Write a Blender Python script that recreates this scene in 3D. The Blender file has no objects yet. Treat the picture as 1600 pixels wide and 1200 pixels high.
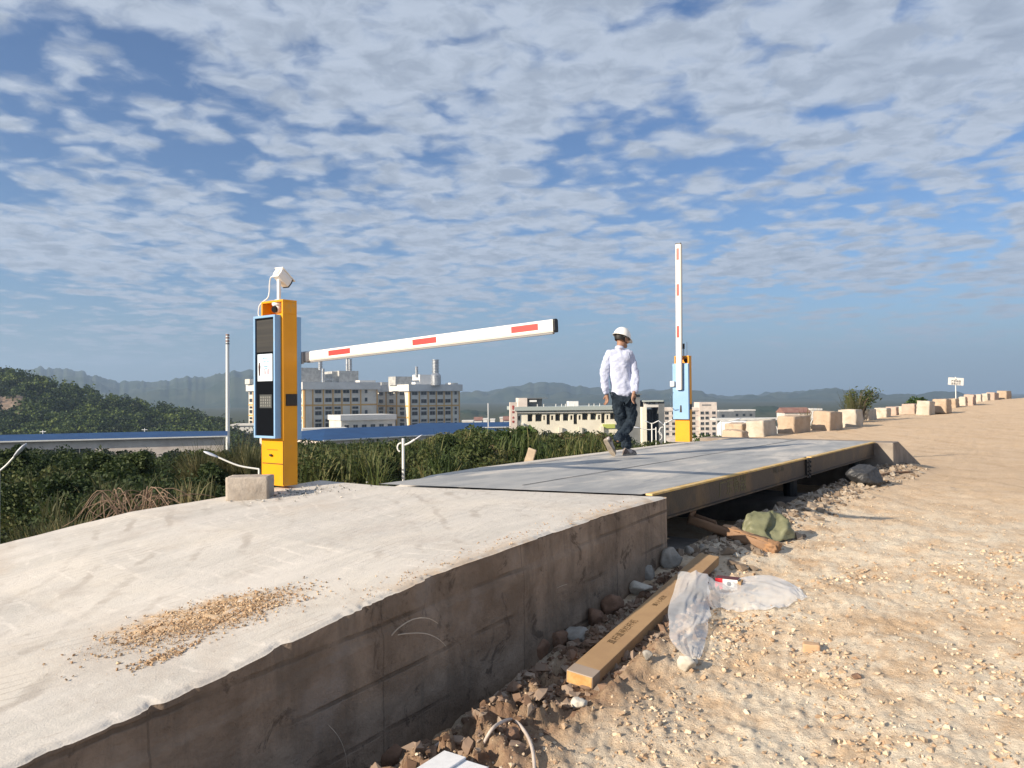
import bpy, math, random
import numpy as np
from mathutils import Vector, Matrix
R = math.radians
S = bpy.context.scene
COL = S.collection

# ---------------- camera ----------------
H = 0.87                      # eye height above the weighbridge deck (deck = z 0)
PITCH, ROLL, F = R(0.907), R(-0.5), 1200.0
cam_d = bpy.data.cameras.new("camera"); cam = bpy.data.objects.new("camera", cam_d); COL.objects.link(cam)
cam_d.sensor_width = 36; cam_d.lens = 36 * F / 1600; cam_d.clip_start = 0.05; cam_d.clip_end = 30000
fw = Vector((0, math.cos(PITCH), math.sin(PITCH)))
rt0 = Vector((1, 0, 0)); up0 = rt0.cross(fw)
rt = rt0 * math.cos(ROLL) + up0 * math.sin(ROLL); up = rt.cross(fw)
M3 = Matrix((rt, up, -fw)).transposed()
cam.matrix_world = Matrix.Translation((0, 0, H)) @ M3.to_4x4()
S.camera = cam

# ---------------- sun, sky, exposure ----------------
SUN_EL = R(23); SUNV = Vector((-0.835 * math.cos(SUN_EL), -0.55 * math.cos(SUN_EL), math.sin(SUN_EL))).normalized()
sl = bpy.data.lights.new("sun", 'SUN'); sl.energy = 5.0; sl.angle = R(0.55); sl.color = (1.0, 0.86, 0.68)
so = bpy.data.objects.new("sun", sl); COL.objects.link(so); so.rotation_euler = SUNV.to_track_quat('Z', 'Y').to_euler()
so.location = (-20, -14, 12)
S.view_settings.view_transform = 'Standard'; S.view_settings.look = 'None'
S.view_settings.exposure = 0.65; S.view_settings.gamma = 1.0; S.view_settings.use_curve_mapping = False

def nn(nt, typ, **kw):
    n = nt.nodes.new(typ)
    for k, v in kw.items(): setattr(n, k, v)
    return n
def mathn(nt, op, a, b=None, c=None, clamp=False):
    n = nt.nodes.new('ShaderNodeMath'); n.operation = op; n.use_clamp = clamp
    for i, v in enumerate((a, b, c)):
        if v is None: continue
        if isinstance(v, (int, float)): n.inputs[i].default_value = v
        else: nt.links.new(v, n.inputs[i])
    return n.outputs[0]
def mixc(nt, fac, a, b):
    n = nt.nodes.new('ShaderNodeMix'); n.data_type = 'RGBA'; n.clamp_factor = True
    for s, v in ((n.inputs[0], fac), (n.inputs[6], a), (n.inputs[7], b)):
        if isinstance(v, (int, float)): s.default_value = v
        elif isinstance(v, tuple): s.default_value = (*v, 1) if len(v) == 3 else v
        else: nt.links.new(v, s)
    return n.outputs[2]
def noise(nt, vec, scale, detail=4, rough=0.55, dist=0.0):
    n = nt.nodes.new('ShaderNodeTexNoise'); n.inputs['Scale'].default_value = scale
    n.inputs['Detail'].default_value = detail; n.inputs['Roughness'].default_value = rough; n.inputs['Distortion'].default_value = dist
    if vec is not None: nt.links.new(vec, n.inputs['Vector'])
    return n.outputs[0]
def ramp01(nt, v, lo, hi):
    n = nt.nodes.new('ShaderNodeMapRange'); n.inputs[1].default_value = lo; n.inputs[2].default_value = hi
    n.interpolation_type = 'SMOOTHSTEP'; nt.links.new(v, n.inputs[0]); return n.outputs[0]
def mapping(nt, vec, scale=(1, 1, 1), rot=(0, 0, 0), loc=(0, 0, 0)):
    n = nt.nodes.new('ShaderNodeMapping'); n.inputs['Scale'].default_value = scale; n.inputs['Rotation'].default_value = rot
    n.inputs['Location'].default_value = loc; nt.links.new(vec, n.inputs['Vector']); return n.outputs[0]

W = bpy.data.worlds.new("World"); S.world = W; W.use_nodes = True
def build_world():
    nt = W.node_tree; nt.nodes.clear()
    out = nn(nt, 'ShaderNodeOutputWorld'); bg = nn(nt, 'ShaderNodeBackground'); nt.links.new(bg.outputs[0], out.inputs[0])
    SKYS = 0.066
    bg.inputs[1].default_value = SKYS
    sky = nn(nt, 'ShaderNodeTexSky', sky_type='NISHITA', sun_disc=False)
    sky.sun_elevation = SUN_EL; sky.sun_rotation = math.atan2(SUNV.x, SUNV.y); sky.air_density = 1.0; sky.dust_density = 0.6; sky.ozone_density = 2.2
    tc = nn(nt, 'ShaderNodeTexCoord'); sep = nn(nt, 'ShaderNodeSeparateXYZ'); nt.links.new(tc.outputs['Generated'], sep.inputs[0])
    x, y, z = sep.outputs
    den = mathn(nt, 'MAXIMUM', mathn(nt, 'ADD', z, 0.10), 0.03)
    cx = mathn(nt, 'DIVIDE', x, den); cy = mathn(nt, 'DIVIDE', y, den)
    cb = nn(nt, 'ShaderNodeCombineXYZ'); nt.links.new(cx, cb.inputs[0]); nt.links.new(cy, cb.inputs[1])
    P = mapping(nt, cb.outputs[0], rot=(0, 0, R(20)))
    def warp(vec, sc, amp, off):
        n_ = nt.nodes.new('ShaderNodeTexNoise'); n_.inputs['Scale'].default_value = sc; n_.inputs['Detail'].default_value = 3; nt.links.new(mapping(nt, vec, loc=off), n_.inputs['Vector'])
        a_ = nn(nt, 'ShaderNodeVectorMath', operation='MULTIPLY_ADD'); nt.links.new(n_.outputs['Color'], a_.inputs[0]); a_.inputs[1].default_value = (amp, amp, 0); nt.links.new(vec, a_.inputs[2]); return a_.outputs[0]
    big = noise(nt, mapping(nt, P, scale=(1, 0.8, 1), loc=(3.4, 7.2, 0)), 0.9, 3, 0.5, 0.2)
    mid = noise(nt, mapping(nt, P, scale=(1, 1.1, 1), loc=(11.3, 2.1, 0)), 3.0, 3, 0.5, 0.2)
    PW = warp(P, 7.0, 0.13, (1, 2, 0))
    def cells(scale):
        wv = nn(nt, 'ShaderNodeTexVoronoi', feature='SMOOTH_F1'); wv.inputs['Scale'].default_value = scale; wv.inputs['Smoothness'].default_value = 0.55; wv.inputs['Randomness'].default_value = 0.95
        nt.links.new(PW, wv.inputs['Vector']); return mathn(nt, 'SUBTRACT', 1.0, mathn(nt, 'MULTIPLY', wv.outputs['Distance'], 1.5))
    puff = mathn(nt, 'ADD', mathn(nt, 'MULTIPLY', cells(6.2), 0.62), mathn(nt, 'MULTIPLY', cells(13.0), 0.38))
    fine = noise(nt, PW, 24, 5, 0.62)
    # coverage: much cloud overhead, thinning to streaks by the horizon
    d = mathn(nt, 'ADD', mathn(nt, 'MULTIPLY', big, 1.5), mathn(nt, 'MULTIPLY', mid, 0.75))
    d = mathn(nt, 'ADD', d, mathn(nt, 'MULTIPLY', puff, 0.95))
    d = mathn(nt, 'ADD', d, mathn(nt, 'MULTIPLY', fine, 0.45))
    elev = ramp01(nt, z, 0.045, 0.14)
    high = ramp01(nt, z, 0.25, 0.42)
    d = mathn(nt, 'ADD', d, mathn(nt, 'MULTIPLY', elev, 0.38)); d = mathn(nt, 'ADD', d, mathn(nt, 'MULTIPLY', high, 0.12))
    dens = ramp01(nt, d, 1.60, 2.12)
    low = ramp01(nt, z, 0.0, 0.09)
    dens = mathn(nt, 'MULTIPLY', mathn(nt, 'MULTIPLY', dens, low), 0.95)
    # thick parts read greyer, thin edges whiter
    thick = ramp01(nt, d, 2.1, 2.9)
    K = 1.0 / SKYS
    white = (0.345 * K, 0.390 * K, 0.465 * K); grey = (0.160 * K, 0.195 * K, 0.255 * K)
    ccol = mixc(nt, mathn(nt, 'MULTIPLY', thick, 0.55), white, grey)
    under = ramp01(nt, noise(nt, mapping(nt, PW, loc=(5.5, 1.2, 0)), 8, 4, 0.6), 0.40, 0.66)
    ccol = mixc(nt, mathn(nt, 'MULTIPLY', under, 0.5), ccol, grey)
    ccol = mixc(nt, mathn(nt, 'MULTIPLY', mathn(nt, 'SUBTRACT', 1.0, ramp01(nt, z, 0.05, 0.2)), 0.5), ccol, (0.25 * K, 0.29 * K, 0.36 * K))
    skyc = nn(nt, 'ShaderNodeMix', data_type='RGBA', blend_type='MULTIPLY'); skyc.inputs[0].default_value = 1
    nt.links.new(sky.outputs[0], skyc.inputs[6]); skyc.inputs[7].default_value = (0.74, 0.92, 1.18, 1)
    haze = mathn(nt, 'MULTIPLY', mathn(nt, 'SUBTRACT', 1.0, ramp01(nt, z, -0.02, 0.17)), 0.86)
    base = mixc(nt, haze, skyc.outputs[2], (0.155 * K, 0.228 * K, 0.305 * K))
    nt.links.new(mixc(nt, dens, base, ccol), bg.inputs[0])
build_world()

# ---------------- placement helpers ----------------
def ray(px, py):
    return fw + rt * ((px - 800) / F) + up * ((600 - py) / F)
CAM = Vector((0, 0, H))
DX, DY = 0.603, 0.798
def P(px, py, D): r = ray(px, py); return CAM + r * (D / r.y)
def G(px, py, z): r = ray(px, py); return CAM + r * ((z - H) / r.z)
def RU(px, py, u): r = ray(px, py); return CAM + r * (u / (r.x * DX + r.y * DY))      # on the plane u = const
def RN(px, py, n): r = ray(px, py); return CAM + r * (n / (r.x * DY - r.y * DX))
def UN(u, n, z=0.0): return Vector((DX * u + DY * n, DY * u - DX * n, z))
def toUN(p): return p[0] * DX + p[1] * DY, p[0] * DY - p[1] * DX
YAW = -math.atan2(DX, DY)     # rotation that turns local Y onto the deck direction

# ---------------- numpy noise ----------------
def _h(ix, iy, seed):
    n = (ix.astype(np.int64) * 374761393 + iy.astype(np.int64) * 668265263 + seed * 982451653) & 0xffffffff
    n = ((n ^ (n >> 13)) * 1274126177) & 0xffffffff
    return ((n ^ (n >> 16)) & 0xffff) / 65535.0
def vn(x, y, seed=0):
    x0 = np.floor(x); y0 = np.floor(y); fx = x - x0; fy = y - y0
    fx = fx * fx * (3 - 2 * fx); fy = fy * fy * (3 - 2 * fy)
    a = _h(x0, y0, seed); b = _h(x0 + 1, y0, seed); c = _h(x0, y0 + 1, seed); d = _h(x0 + 1, y0 + 1, seed)
    return (a * (1 - fx) + b * fx) * (1 - fy) + (c * (1 - fx) + d * fx) * fy
def fbm(x, y, seed=0, oct=4, gain=0.5):
    s = 0; amp = 1; tot = 0
    for o in range(oct):
        s = s + amp * vn(x + 17.3 * o, y - 9.1 * o, seed + o); tot += amp; amp *= gain; x = x * 2.03; y = y * 2.03
    return s / tot
def sstep(a, b, x): t = np.clip((x - a) / (b - a), 0, 1); return t * t * (3 - 2 * t)

# ---------------- mesh helpers ----------------
def tag(o, label=None, cat=None, group=None, kind=None):
    for k, v in (('label', label), ('category', cat), ('group', group), ('kind', kind)):
        if v: o[k] = v
    return o
def empty(name, loc=(0, 0, 0), rz=0.0):
    o = bpy.data.objects.new(name, None); COL.objects.link(o); o.location = loc; o.rotation_euler = (0, 0, rz); o.empty_display_size = 0.2
    return o
def link(name, me, mats, parent=None, smooth=False):
    o = bpy.data.objects.new(name, me); COL.objects.link(o)
    for m in (mats if isinstance(mats, (list, tuple)) else [mats]): me.materials.append(m)
    if parent is not None: o.parent = parent
    if smooth: me.shade_smooth()
    return o
class MB:
    def __init__(s): s.v = []; s.f = []; s.m = []
    def add(s, vs, fs, mi=0):
        b = len(s.v); s.v += [tuple(v) for v in vs]; s.f += [tuple(b + i for i in f) for f in fs]; s.m += [mi] * len(fs); return s
    def box(s, lo, hi, mi=0, M=None):
        x0, y0, z0 = lo; x1, y1, z1 = hi
        vs = [Vector(c) for c in ((x0, y0, z0), (x1, y0, z0), (x1, y1, z0), (x0, y1, z0), (x0, y0, z1), (x1, y0, z1), (x1, y1, z1), (x0, y1, z1))]
        if M is not None: vs = [M @ v for v in vs]
        return s.add(vs, [(0, 3, 2, 1), (4, 5, 6, 7), (0, 1, 5, 4), (1, 2, 6, 5), (2, 3, 7, 6), (3, 0, 4, 7)], mi)
    def tube(s, pts, r, seg=8, mi=0, cap=True):
        pts = [Vector(p) for p in pts]; rs = r if isinstance(r, (list, tuple)) else [r] * len(pts)
        rings = []; prev = None
        for i, p in enumerate(pts):
            t = (pts[min(i + 1, len(pts) - 1)] - pts[max(i - 1, 0)]).normalized()
            if prev is None: a = t.orthogonal().normalized()
            else: a = (prev - t * prev.dot(t)); a = a.normalized() if a.length > 1e-6 else t.orthogonal().normalized()
            prev = a; b = t.cross(a)
            rings.append([p + (a * math.cos(2 * math.pi * k / seg) + b * math.sin(2 * math.pi * k / seg)) * rs[i] for k in range(seg)])
        vs = [v for q in rings for v in q]; fs = []
        for i in range(len(rings) - 1):
            for k in range(seg):
                k2 = (k + 1) % seg; fs.append((i * seg + k, i * seg + k2, (i + 1) * seg + k2, (i + 1) * seg + k))
        if cap: fs.append(tuple(range(seg))[::-1]); fs.append(tuple((len(rings) - 1) * seg + k for k in range(seg)))
        return s.add(vs, fs, mi)
    def build(s, name, mats, parent=None, smooth=False, bevel=0.0, loc=None, rz=None, M=None):
        me = bpy.data.meshes.new(name); me.from_pydata(s.v, [], s.f); me.update()
        o = link(name, me, mats, parent, smooth)
        me.polygons.foreach_set('material_index', s.m)
        if loc is not None: o.location = loc
        if rz is not None: o.rotation_euler = (0, 0, rz)
        if M is not None: o.matrix_local = M
        if bevel:
            b = o.modifiers.new('bevel', 'BEVEL'); b.width = bevel; b.segments = 2; b.limit_method = 'ANGLE'
        return o
def npmesh(name, V, Fq, mats, parent=None, smooth=False, attrs=None):
    """V (n,3) float, Fq (m,k) int"""
    V = np.ascontiguousarray(V, dtype=np.float32); Fq = np.ascontiguousarray(Fq, dtype=np.int32)
    me = bpy.data.meshes.new(name); k = Fq.shape[1]
    me.vertices.add(len(V)); me.vertices.foreach_set('co', V.ravel())
    me.loops.add(Fq.size); me.loops.foreach_set('vertex_index', Fq.ravel())
    me.polygons.add(len(Fq)); me.polygons.foreach_set('loop_start', np.arange(0, Fq.size, k, dtype=np.int32))
    me.polygons.foreach_set('loop_total', np.full(len(Fq), k, dtype=np.int32))
    me.update(calc_edges=True)
    for an, arr in (attrs or {}).items():
        a = me.attributes.new(an, 'FLOAT', 'POINT'); a.data.foreach_set('value', np.ascontiguousarray(arr, dtype=np.float32))
    if not smooth: me.shade_flat()
    return link(name, me, mats, parent, smooth)
def gridmesh(name, X, Y, Z, mats, parent=None, smooth=True, attrs=None, wrap=False):
    n, m = X.shape; V = np.stack([X, Y, Z], -1).reshape(-1, 3)
    idx = np.arange(n * m).reshape(n, m)
    a = idx[:-1, :-1]; b = idx[:-1, 1:]; c = idx[1:, 1:]; d = idx[1:, :-1]
    Fq = np.stack([a, b, c, d], -1).reshape(-1, 4)
    if wrap:
        a = idx[:-1, -1]; b = idx[:-1, 0]; c = idx[1:, 0]; d = idx[1:, -1]
        Fq = np.concatenate([Fq, np.stack([a, b, c, d], -1)])
    return npmesh(name, V, Fq, mats, parent, smooth, {k: v.reshape(-1) for k, v in (attrs or {}).items()})

# ---------------- materials ----------------
def mat(name, col, rough=0.7, metal=0.0, col2=None, nscale=5.0, bump=0.0, bscale=40.0, spec=0.4, stretch=None, coord='Object', detail=5, lo=0.35, hi=0.65, dirt=None, dscale=1.5, dlo=0.5, dhi=0.75, coat=0.0):
    m = bpy.data.materials.new(name); m.use_nodes = True; nt = m.node_tree; b = nt.nodes['Principled BSDF']
    b.inputs['Roughness'].default_value = rough; b.inputs['Metallic'].default_value = metal; b.inputs['Specular IOR Level'].default_value = spec
    b.inputs['Coat Weight'].default_value = coat
    tc = nn(nt, 'ShaderNodeTexCoord'); v = tc.outputs[coord]
    if stretch: v = mapping(nt, v, scale=stretch)
    c = None
    if col2 is not None:
        c = mixc(nt, ramp01(nt, noise(nt, v, nscale, detail, 0.6), lo, hi), col, col2)
    if dirt is not None:
        c = mixc(nt, ramp01(nt, noise(nt, v, dscale, 6, 0.65, 0.4), dlo, dhi), c if c is not None else col, dirt)
    if c is None: b.inputs['Base Color'].default_value = (*col, 1)
    else: nt.links.new(c, b.inputs['Base Color'])
    if bump:
        bn = nn(nt, 'ShaderNodeBump'); bn.inputs['Distance'].default_value = bump; bn.inputs['Strength'].default_value = 1.0
        nt.links.new(noise(nt, v, bscale, 5, 0.65), bn.inputs['Height']); nt.links.new(bn.outputs[0], b.inputs['Normal'])
    return m
def leafmat(name, c0, c1, c2, trans=0.25):
    m = bpy.data.materials.new(name); m.use_nodes = True; nt = m.node_tree; b = nt.nodes['Principled BSDF']
    a = nn(nt, 'ShaderNodeAttribute'); a.attribute_name = 'tint'
    r = nn(nt, 'ShaderNodeValToRGB'); e = r.color_ramp.elements
    e[0].position = 0.0; e[0].color = (*c0, 1); e[1].position = 1.0; e[1].color = (*c2, 1)
    q = e.new(0.5); q.color = (*c1, 1)
    nt.links.new(a.outputs['Fac'], r.inputs[0]); nt.links.new(r.outputs[0], b.inputs['Base Color'])
    b.inputs['Roughness'].default_value = 0.65; b.inputs['Specular IOR Level'].default_value = 0.25
    tr = nn(nt, 'ShaderNodeBsdfTranslucent'); nt.links.new(r.outputs[0], tr.inputs[0])
    mx = nn(nt, 'ShaderNodeMixShader'); mx.inputs[0].default_value = trans
    nt.links.new(b.outputs[0], mx.inputs[1]); nt.links.new(tr.outputs[0], mx.inputs[2]); nt.links.new(mx.outputs[0], nt.nodes['Material Output'].inputs[0])
    return m

MT = {}
MT['cream'] = mat('cream_wall', (0.74, 0.70, 0.62), 0.85, col2=(0.64, 0.60, 0.53), nscale=0.25, dirt=(0.48, 0.44, 0.39), dscale=0.12, dlo=0.55, dhi=0.8)
MT['orange_trim'] = mat('orange_trim', (0.66, 0.40, 0.12), 0.8, col2=(0.56, 0.34, 0.14), nscale=0.5)
MT['band'] = mat('parapet_paint', (0.70, 0.69, 0.66), 0.8, col2=(0.60, 0.59, 0.57), nscale=0.3)
MT['glass_dark'] = mat('dark_window_glass', (0.02, 0.025, 0.03), 0.15, spec=0.6)
MT['frame_grey'] = mat('grey_frame', (0.35, 0.35, 0.35), 0.6)
MT['roof_blue'] = mat('blue_sheet_roof', (0.010, 0.050, 0.15), 0.7, spec=0.2, col2=(0.014, 0.065, 0.18), nscale=0.3, bump=0.02, bscale=3)
MT['roof_unit'] = mat('roof_plant_panels', (0.52, 0.52, 0.50), 0.7, col2=(0.36, 0.36, 0.35), nscale=0.8)
MT['steel_pipe'] = mat('galvanised_pipe', (0.5, 0.52, 0.54), 0.35, 0.7, col2=(0.35, 0.36, 0.38), nscale=1.2)
MT['school'] = mat('school_wall', (0.80, 0.76, 0.64), 0.85, col2=(0.72, 0.68, 0.57), nscale=0.4)
MT['pink_wall'] = mat('pale_pink_wall', (0.74, 0.66, 0.59), 0.85, col2=(0.58, 0.50, 0.45), nscale=0.3)
MT['green_ledge'] = mat('grey_green_ledge', (0.38, 0.43, 0.42), 0.8)
MT['white'] = mat('white_paint', (0.78, 0.78, 0.77), 0.5, col2=(0.70, 0.70, 0.68), nscale=3)
MT['darkwall'] = mat('grey_tile_wall', (0.17, 0.18, 0.19), 0.7, col2=(0.13, 0.14, 0.15), nscale=0.6)
MT['red'] = mat('red_letters', (0.5, 0.04, 0.03), 0.6)
MT['black'] = mat('black_plastic', (0.012, 0.012, 0.014), 0.35)
MT['bark'] = mat('bark', (0.12, 0.09, 0.06), 0.9, col2=(0.07, 0.05, 0.04), nscale=12)
MT['lamp_white'] = mat('white_lamp_paint', (0.72, 0.72, 0.70), 0.4)

# ---------------- terrain ----------------
EDGE = [(-60.0, -58.0), tuple(UN(-15, -6.75)[:2]), tuple(UN(17.5, -6.75)[:2]), (7.4, 28.0), (13.6, 34.8), (25.6, 49.5), (38.2, 61.5), (62, 84), (160, 170)]
def signed_edge(x, y):
    best = np.full(x.shape, 1e9); sg = np.ones(x.shape)
    for (ax, ay), (bx, by) in zip(EDGE[:-1], EDGE[1:]):
        dx, dy = bx - ax, by - ay; L2 = dx * dx + dy * dy
        t = np.clip(((x - ax) * dx + (y - ay) * dy) / L2, 0, 1)
        qx = x - (ax + t * dx); qy = y - (ay + t * dy); d = np.hypot(qx, qy)
        c = dx * qy - dy * qx
        m = d < best; best = np.where(m, d, best); sg = np.where(m, np.where(c > 0, 1.0, -1.0), sg)
    return best * sg      # > 0 : outside the plateau (valley side)
PU = [-20, 0, 2.7, 3.8, 5.5, 8.2, 12, 20, 27, 36, 54, 71, 100, 200]
PZ = [-1.1, -0.90, -0.84, -0.80, -0.68, -0.55, -0.47, -0.66, -0.83, -0.70, -0.44, 0.20, 0.55, 0.8]
def base_z(x, y):
    u = x * DX + y * DY; n = x * DY - y * DX
    z = np.interp(u, PU, PZ)
    # the dug strip next to the ramp wall, and the ground under the deck, sunk to make it dark
    wb = np.interp(u, [-5, 2.7, 3.35, 4.5, 5.3, 6.06, 8, 15, 17], [-1.2, -1.03, -1.02, -0.85, -0.72, -0.56, -0.47, -0.42, -0.45])
    k = sstep(-2.05, -2.85, n) * sstep(17.5, 15.5, u)
    z = z * (1 - k) + wb * k
    far = sstep(-2.95, -3.5, n) * sstep(17.5, 16, u)
    z = z - far * 0.42
    return z
def terrain_z(x, y):
    s = signed_edge(x, y)
    z = base_z(x, y)
    so_ = np.maximum(s, 0)
    drop = np.minimum(so_ * 0.55 + 0.6 * sstep(0, 1.2, so_), 19.5)
    z = z * np.exp(-so_ / 25) - drop
    # unseen hills added left of the frame to cast shade on the near slope
    for (cx, cy, amp, sp, ss) in ((-72.0, 14.0, 40.0, 15.0, 26.0), (-125.0, 50.0, 47.0, 27.0, 32.0)):
        hp = -(x - cx) * 0.55 + (y - cy) * 0.835; hs = (x - cx) * 0.835 + (y - cy) * 0.55
        z = z + amp * np.exp(-(hp / sp) ** 2 - (hs / ss) ** 2) * sstep(-2, 18, s)
    z = z + 1.2 * (fbm(x / 22, y / 22, 5, 3) - 0.5) * sstep(2, 20, s)
    return z
def tz(x, y): return float(terrain_z(np.array([x], float), np.array([y], float))[0])

def ground_mat():
    m = bpy.data.materials.new('bare_earth'); m.use_nodes = True; nt = m.node_tree; b = nt.nodes['Principled BSDF']
    b.inputs['Roughness'].default_value = 0.95; b.inputs['Specular IOR Level'].default_value = 0.15
    tc = nn(nt, 'ShaderNodeTexCoord'); v = tc.outputs['Object']
    def at(n): a = nn(nt, 'ShaderNodeAttribute'); a.attribute_name = n; return a.outputs['Fac']
    tan = (0.56, 0.41, 0.27); pale = (0.68, 0.60, 0.48); clay = (0.19, 0.11, 0.07); rock = (0.045, 0.05, 0.025)
    c = mixc(nt, ramp01(nt, noise(nt, v, 1.1, 8, 0.7, 0.3), 0.38, 0.66), tan, (0.60, 0.45, 0.31))
    c = mixc(nt, mathn(nt, 'MULTIPLY', ramp01(nt, noise(nt, mapping(nt, v, rot=(0, 0, R(37)), scale=(1.0, 0.12, 1)), 2.2, 7, 0.7, 0.6), 0.50, 0.64), 0.55), c, (0.42, 0.28, 0.17))
    pf = mathn(nt, 'MULTIPLY', at('pale'), ramp01(nt, noise(nt, v, 2.2, 10, 0.78, 0.2), 0.36, 0.62))
    c = mixc(nt, pf, c, pale)
    c = mixc(nt, mathn(nt, 'MULTIPLY', ramp01(nt, noise(nt, v, 3.1, 10, 0.8, 0.5), 0.55, 0.70), 0.5), c, (0.33, 0.22, 0.13))
    c = mixc(nt, mathn(nt, 'MULTIPLY', ramp01(nt, noise(nt, v, 48, 6, 0.75), 0.54, 0.72), 0.5), c, (0.30, 0.22, 0.15))
    c = mixc(nt, mathn(nt, 'MULTIPLY', ramp01(nt, noise(nt, v, 75, 3, 0.7), 0.58, 0.70), 0.55), c, (0.64, 0.58, 0.46))
    c = mixc(nt, mathn(nt, 'MULTIPLY', at('clay'), 0.9), c, mixc(nt, ramp01(nt, noise(nt, v, 9, 6, 0.7), 0.4, 0.6), clay, (0.29, 0.20, 0.13)))
    c = mixc(nt, at('veg'), c, mixc(nt, noise(nt, v, 0.4, 5), rock, (0.07, 0.075, 0.035)))
    nt.links.new(c, b.inputs['Base Color'])
    bn = nn(nt, 'ShaderNodeBump'); bn.inputs['Distance'].default_value = 0.018
    h = mathn(nt, 'ADD', noise(nt, v, 28, 8, 0.7), mathn(nt, 'MULTIPLY', noise(nt, v, 110, 4, 0.7), 0.4))
    nt.links.new(h, bn.inputs['Height']); nt.links.new(bn.outputs[0], b.inputs['Normal'])
    return m
MT['earth'] = ground_mat()

CA, CB = G(905, 1072, -0.80), G(1108, 880, -0.545)      # the long carton's lower edge
def full_z(X, Y, Q=None):
    """terrain with its clods and the spoil heap beside the ramp wall"""
    if Q is None: Q = np.hypot(X, Y)
    Z = terrain_z(X, Y); s = signed_edge(X, Y); u = X * DX + Y * DY; n = X * DY - Y * DX
    near = sstep(16, 7, Q); rough = sstep(3.2, 0.4, n + 1.6) * 0.75 + 0.25
    clod = fbm(X * 1.7, Y * 1.7, 11, 3) - 0.5
    c2 = fbm(X * 7, Y * 7, 12, 4, 0.62) - 0.5
    c3 = fbm(X * 22, Y * 22, 14, 3, 0.6) - 0.5
    peb = np.maximum(0, vn(X * 26, Y * 26, 15) - 0.62) * near
    Z = Z + (clod * 0.055 + c2 * 0.042 * rough + c3 * 0.028 * rough * near + peb * 0.040 * rough) * sstep(90, 40, Q)
    lump = np.maximum(0, fbm(X * 6.5, Y * 6.5, 21, 5, 0.6) - 0.38)
    mound = np.exp(-((n + 2.47) / 0.33) ** 2) * sstep(5.6, 4.6, u)
    Z = Z + mound * (0.07 + np.minimum(lump * 0.7, 0.10 + 0.2 * lump))
    dx, dy = CB.x - CA.x, CB.y - CA.y; t = np.clip(((X - CA.x) * dx + (Y - CA.y) * dy) / (dx * dx + dy * dy), -0.05, 1.05)
    dd = np.hypot(X - CA.x - t * dx, Y - CA.y - t * dy); bed = CA.z + (CB.z - CA.z) * t - 0.008; w = sstep(0.26, 0.11, dd)
    Z = Z * (1 - w) + np.minimum(Z, bed) * w
    Z = Z + (fbm(X / 3, Y / 3, 8, 3) - 0.5) * 0.5 * sstep(0.2, 2.0, s)
    return Z, s, u, n, mound
def gz(x, y): return float(full_z(np.array([x], float), np.array([y], float))[0][0])
def GG(px, py, it=12):
    """point where the line of sight through (px, py) meets the real ground"""
    z = -0.7
    for _ in range(it): p = G(px, py, z); z = 0.5 * z + 0.5 * gz(p.x, p.y)
    return G(px, py, z)
def build_ground():
    th = np.concatenate([np.radians(np.arange(-46, 46, 0.16)), np.radians(np.arange(46, 314, 3.0))])
    rr = [0.05, 0.4, 0.9]
    r = 1.3
    while r < 14: rr.append(r); r *= 1.0062
    while r < 9000: rr.append(r); r *= 1.028 if r < 400 else 1.08
    rr = np.array(rr); T, Q = np.meshgrid(th, rr)
    X = Q * np.sin(T); Y = Q * np.cos(T)
    Z, s, u, n, mound = full_z(X, Y, Q)
    veg = sstep(0.2, 2.0, s)
    clay = mound * 1.1 + np.exp(-((n + 2.2) / 0.5) ** 2) * sstep(4.8, 3.6, u) * 0.5
    clay = np.clip(clay * (0.35 + 1.1 * fbm(X * 2.6, Y * 2.6, 33, 4)), 0, 1)
    pale = np.clip(sstep(14, 6, u) * sstep(5.0, 0.8, n + 1.2) * (0.75 + 0.7 * fbm(X * 0.9, Y * 0.9, 41, 3)) + 0.12, 0, 1)
    o = gridmesh('ground', X, Y, Z, MT['earth'], attrs={'pale': pale, 'clay': clay, 'veg': veg}, wrap=True)
    tag(o, kind='structure')
build_ground()

def build_mountain(name, prof, D, depth, zfoot, material, seed, rough=1.0):
    px = np.array([p[0] for p in prof], float); py = np.array([p[1] for p in prof], float)
    xs = np.arange(px[0], px[-1], 3.0); ys = np.interp(xs, px, py)
    rows = 26; X = np.zeros((rows, len(xs))); Y = X.copy(); Z = X.copy()
    for i, (a, b) in enumerate(zip(xs, ys)):
        p = P(a, b, D)
        zt = p.z + (fbm(np.array([a * 0.14]), np.array([seed * 1.0]), seed, 4, 0.6)[0] - 0.5) * D * 0.006 * rough
        for r_ in range(rows):
            t = r_ / (rows - 1) * 1.5 - 1.0      # -1 foot in front, 0 crest, .5 behind
            k = 1 - abs(t) ** 1.15
            yy = D + t * depth
            w = (1 - abs(t)) * abs(t) * 4
            xx = p.x * yy / D
            dz = (fbm(np.array([xx / depth * 5]), np.array([yy / depth * 5]), seed + 3, 5, 0.55)[0] - 0.5) * depth * 0.18 * w
            X[r_, i] = xx; Y[r_, i] = yy; Z[r_, i] = zfoot + (zt - zfoot) * k + dz * 0.6
    o = gridmesh(name, X, Y, Z, material); tag(o, kind='structure'); return o
MT['far_forest'] = mat('forested_hill', (0.028, 0.045, 0.026), 0.95, col2=(0.06, 0.07, 0.04), nscale=0.012, spec=0.1)
build_mountain('mountain', [(-500, 600), (-200, 590), (-60, 588), (30, 580), (62, 574), (100, 575), (132, 579), (160, 590), (192, 597), (240, 596), (290, 589), (330, 588), (372, 580), (395, 576), (420, 583), (470, 596), (560, 612), (640, 622), (760, 640)], 2600, 900, -20, MT['far_forest'], 3, 1.5)
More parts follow.
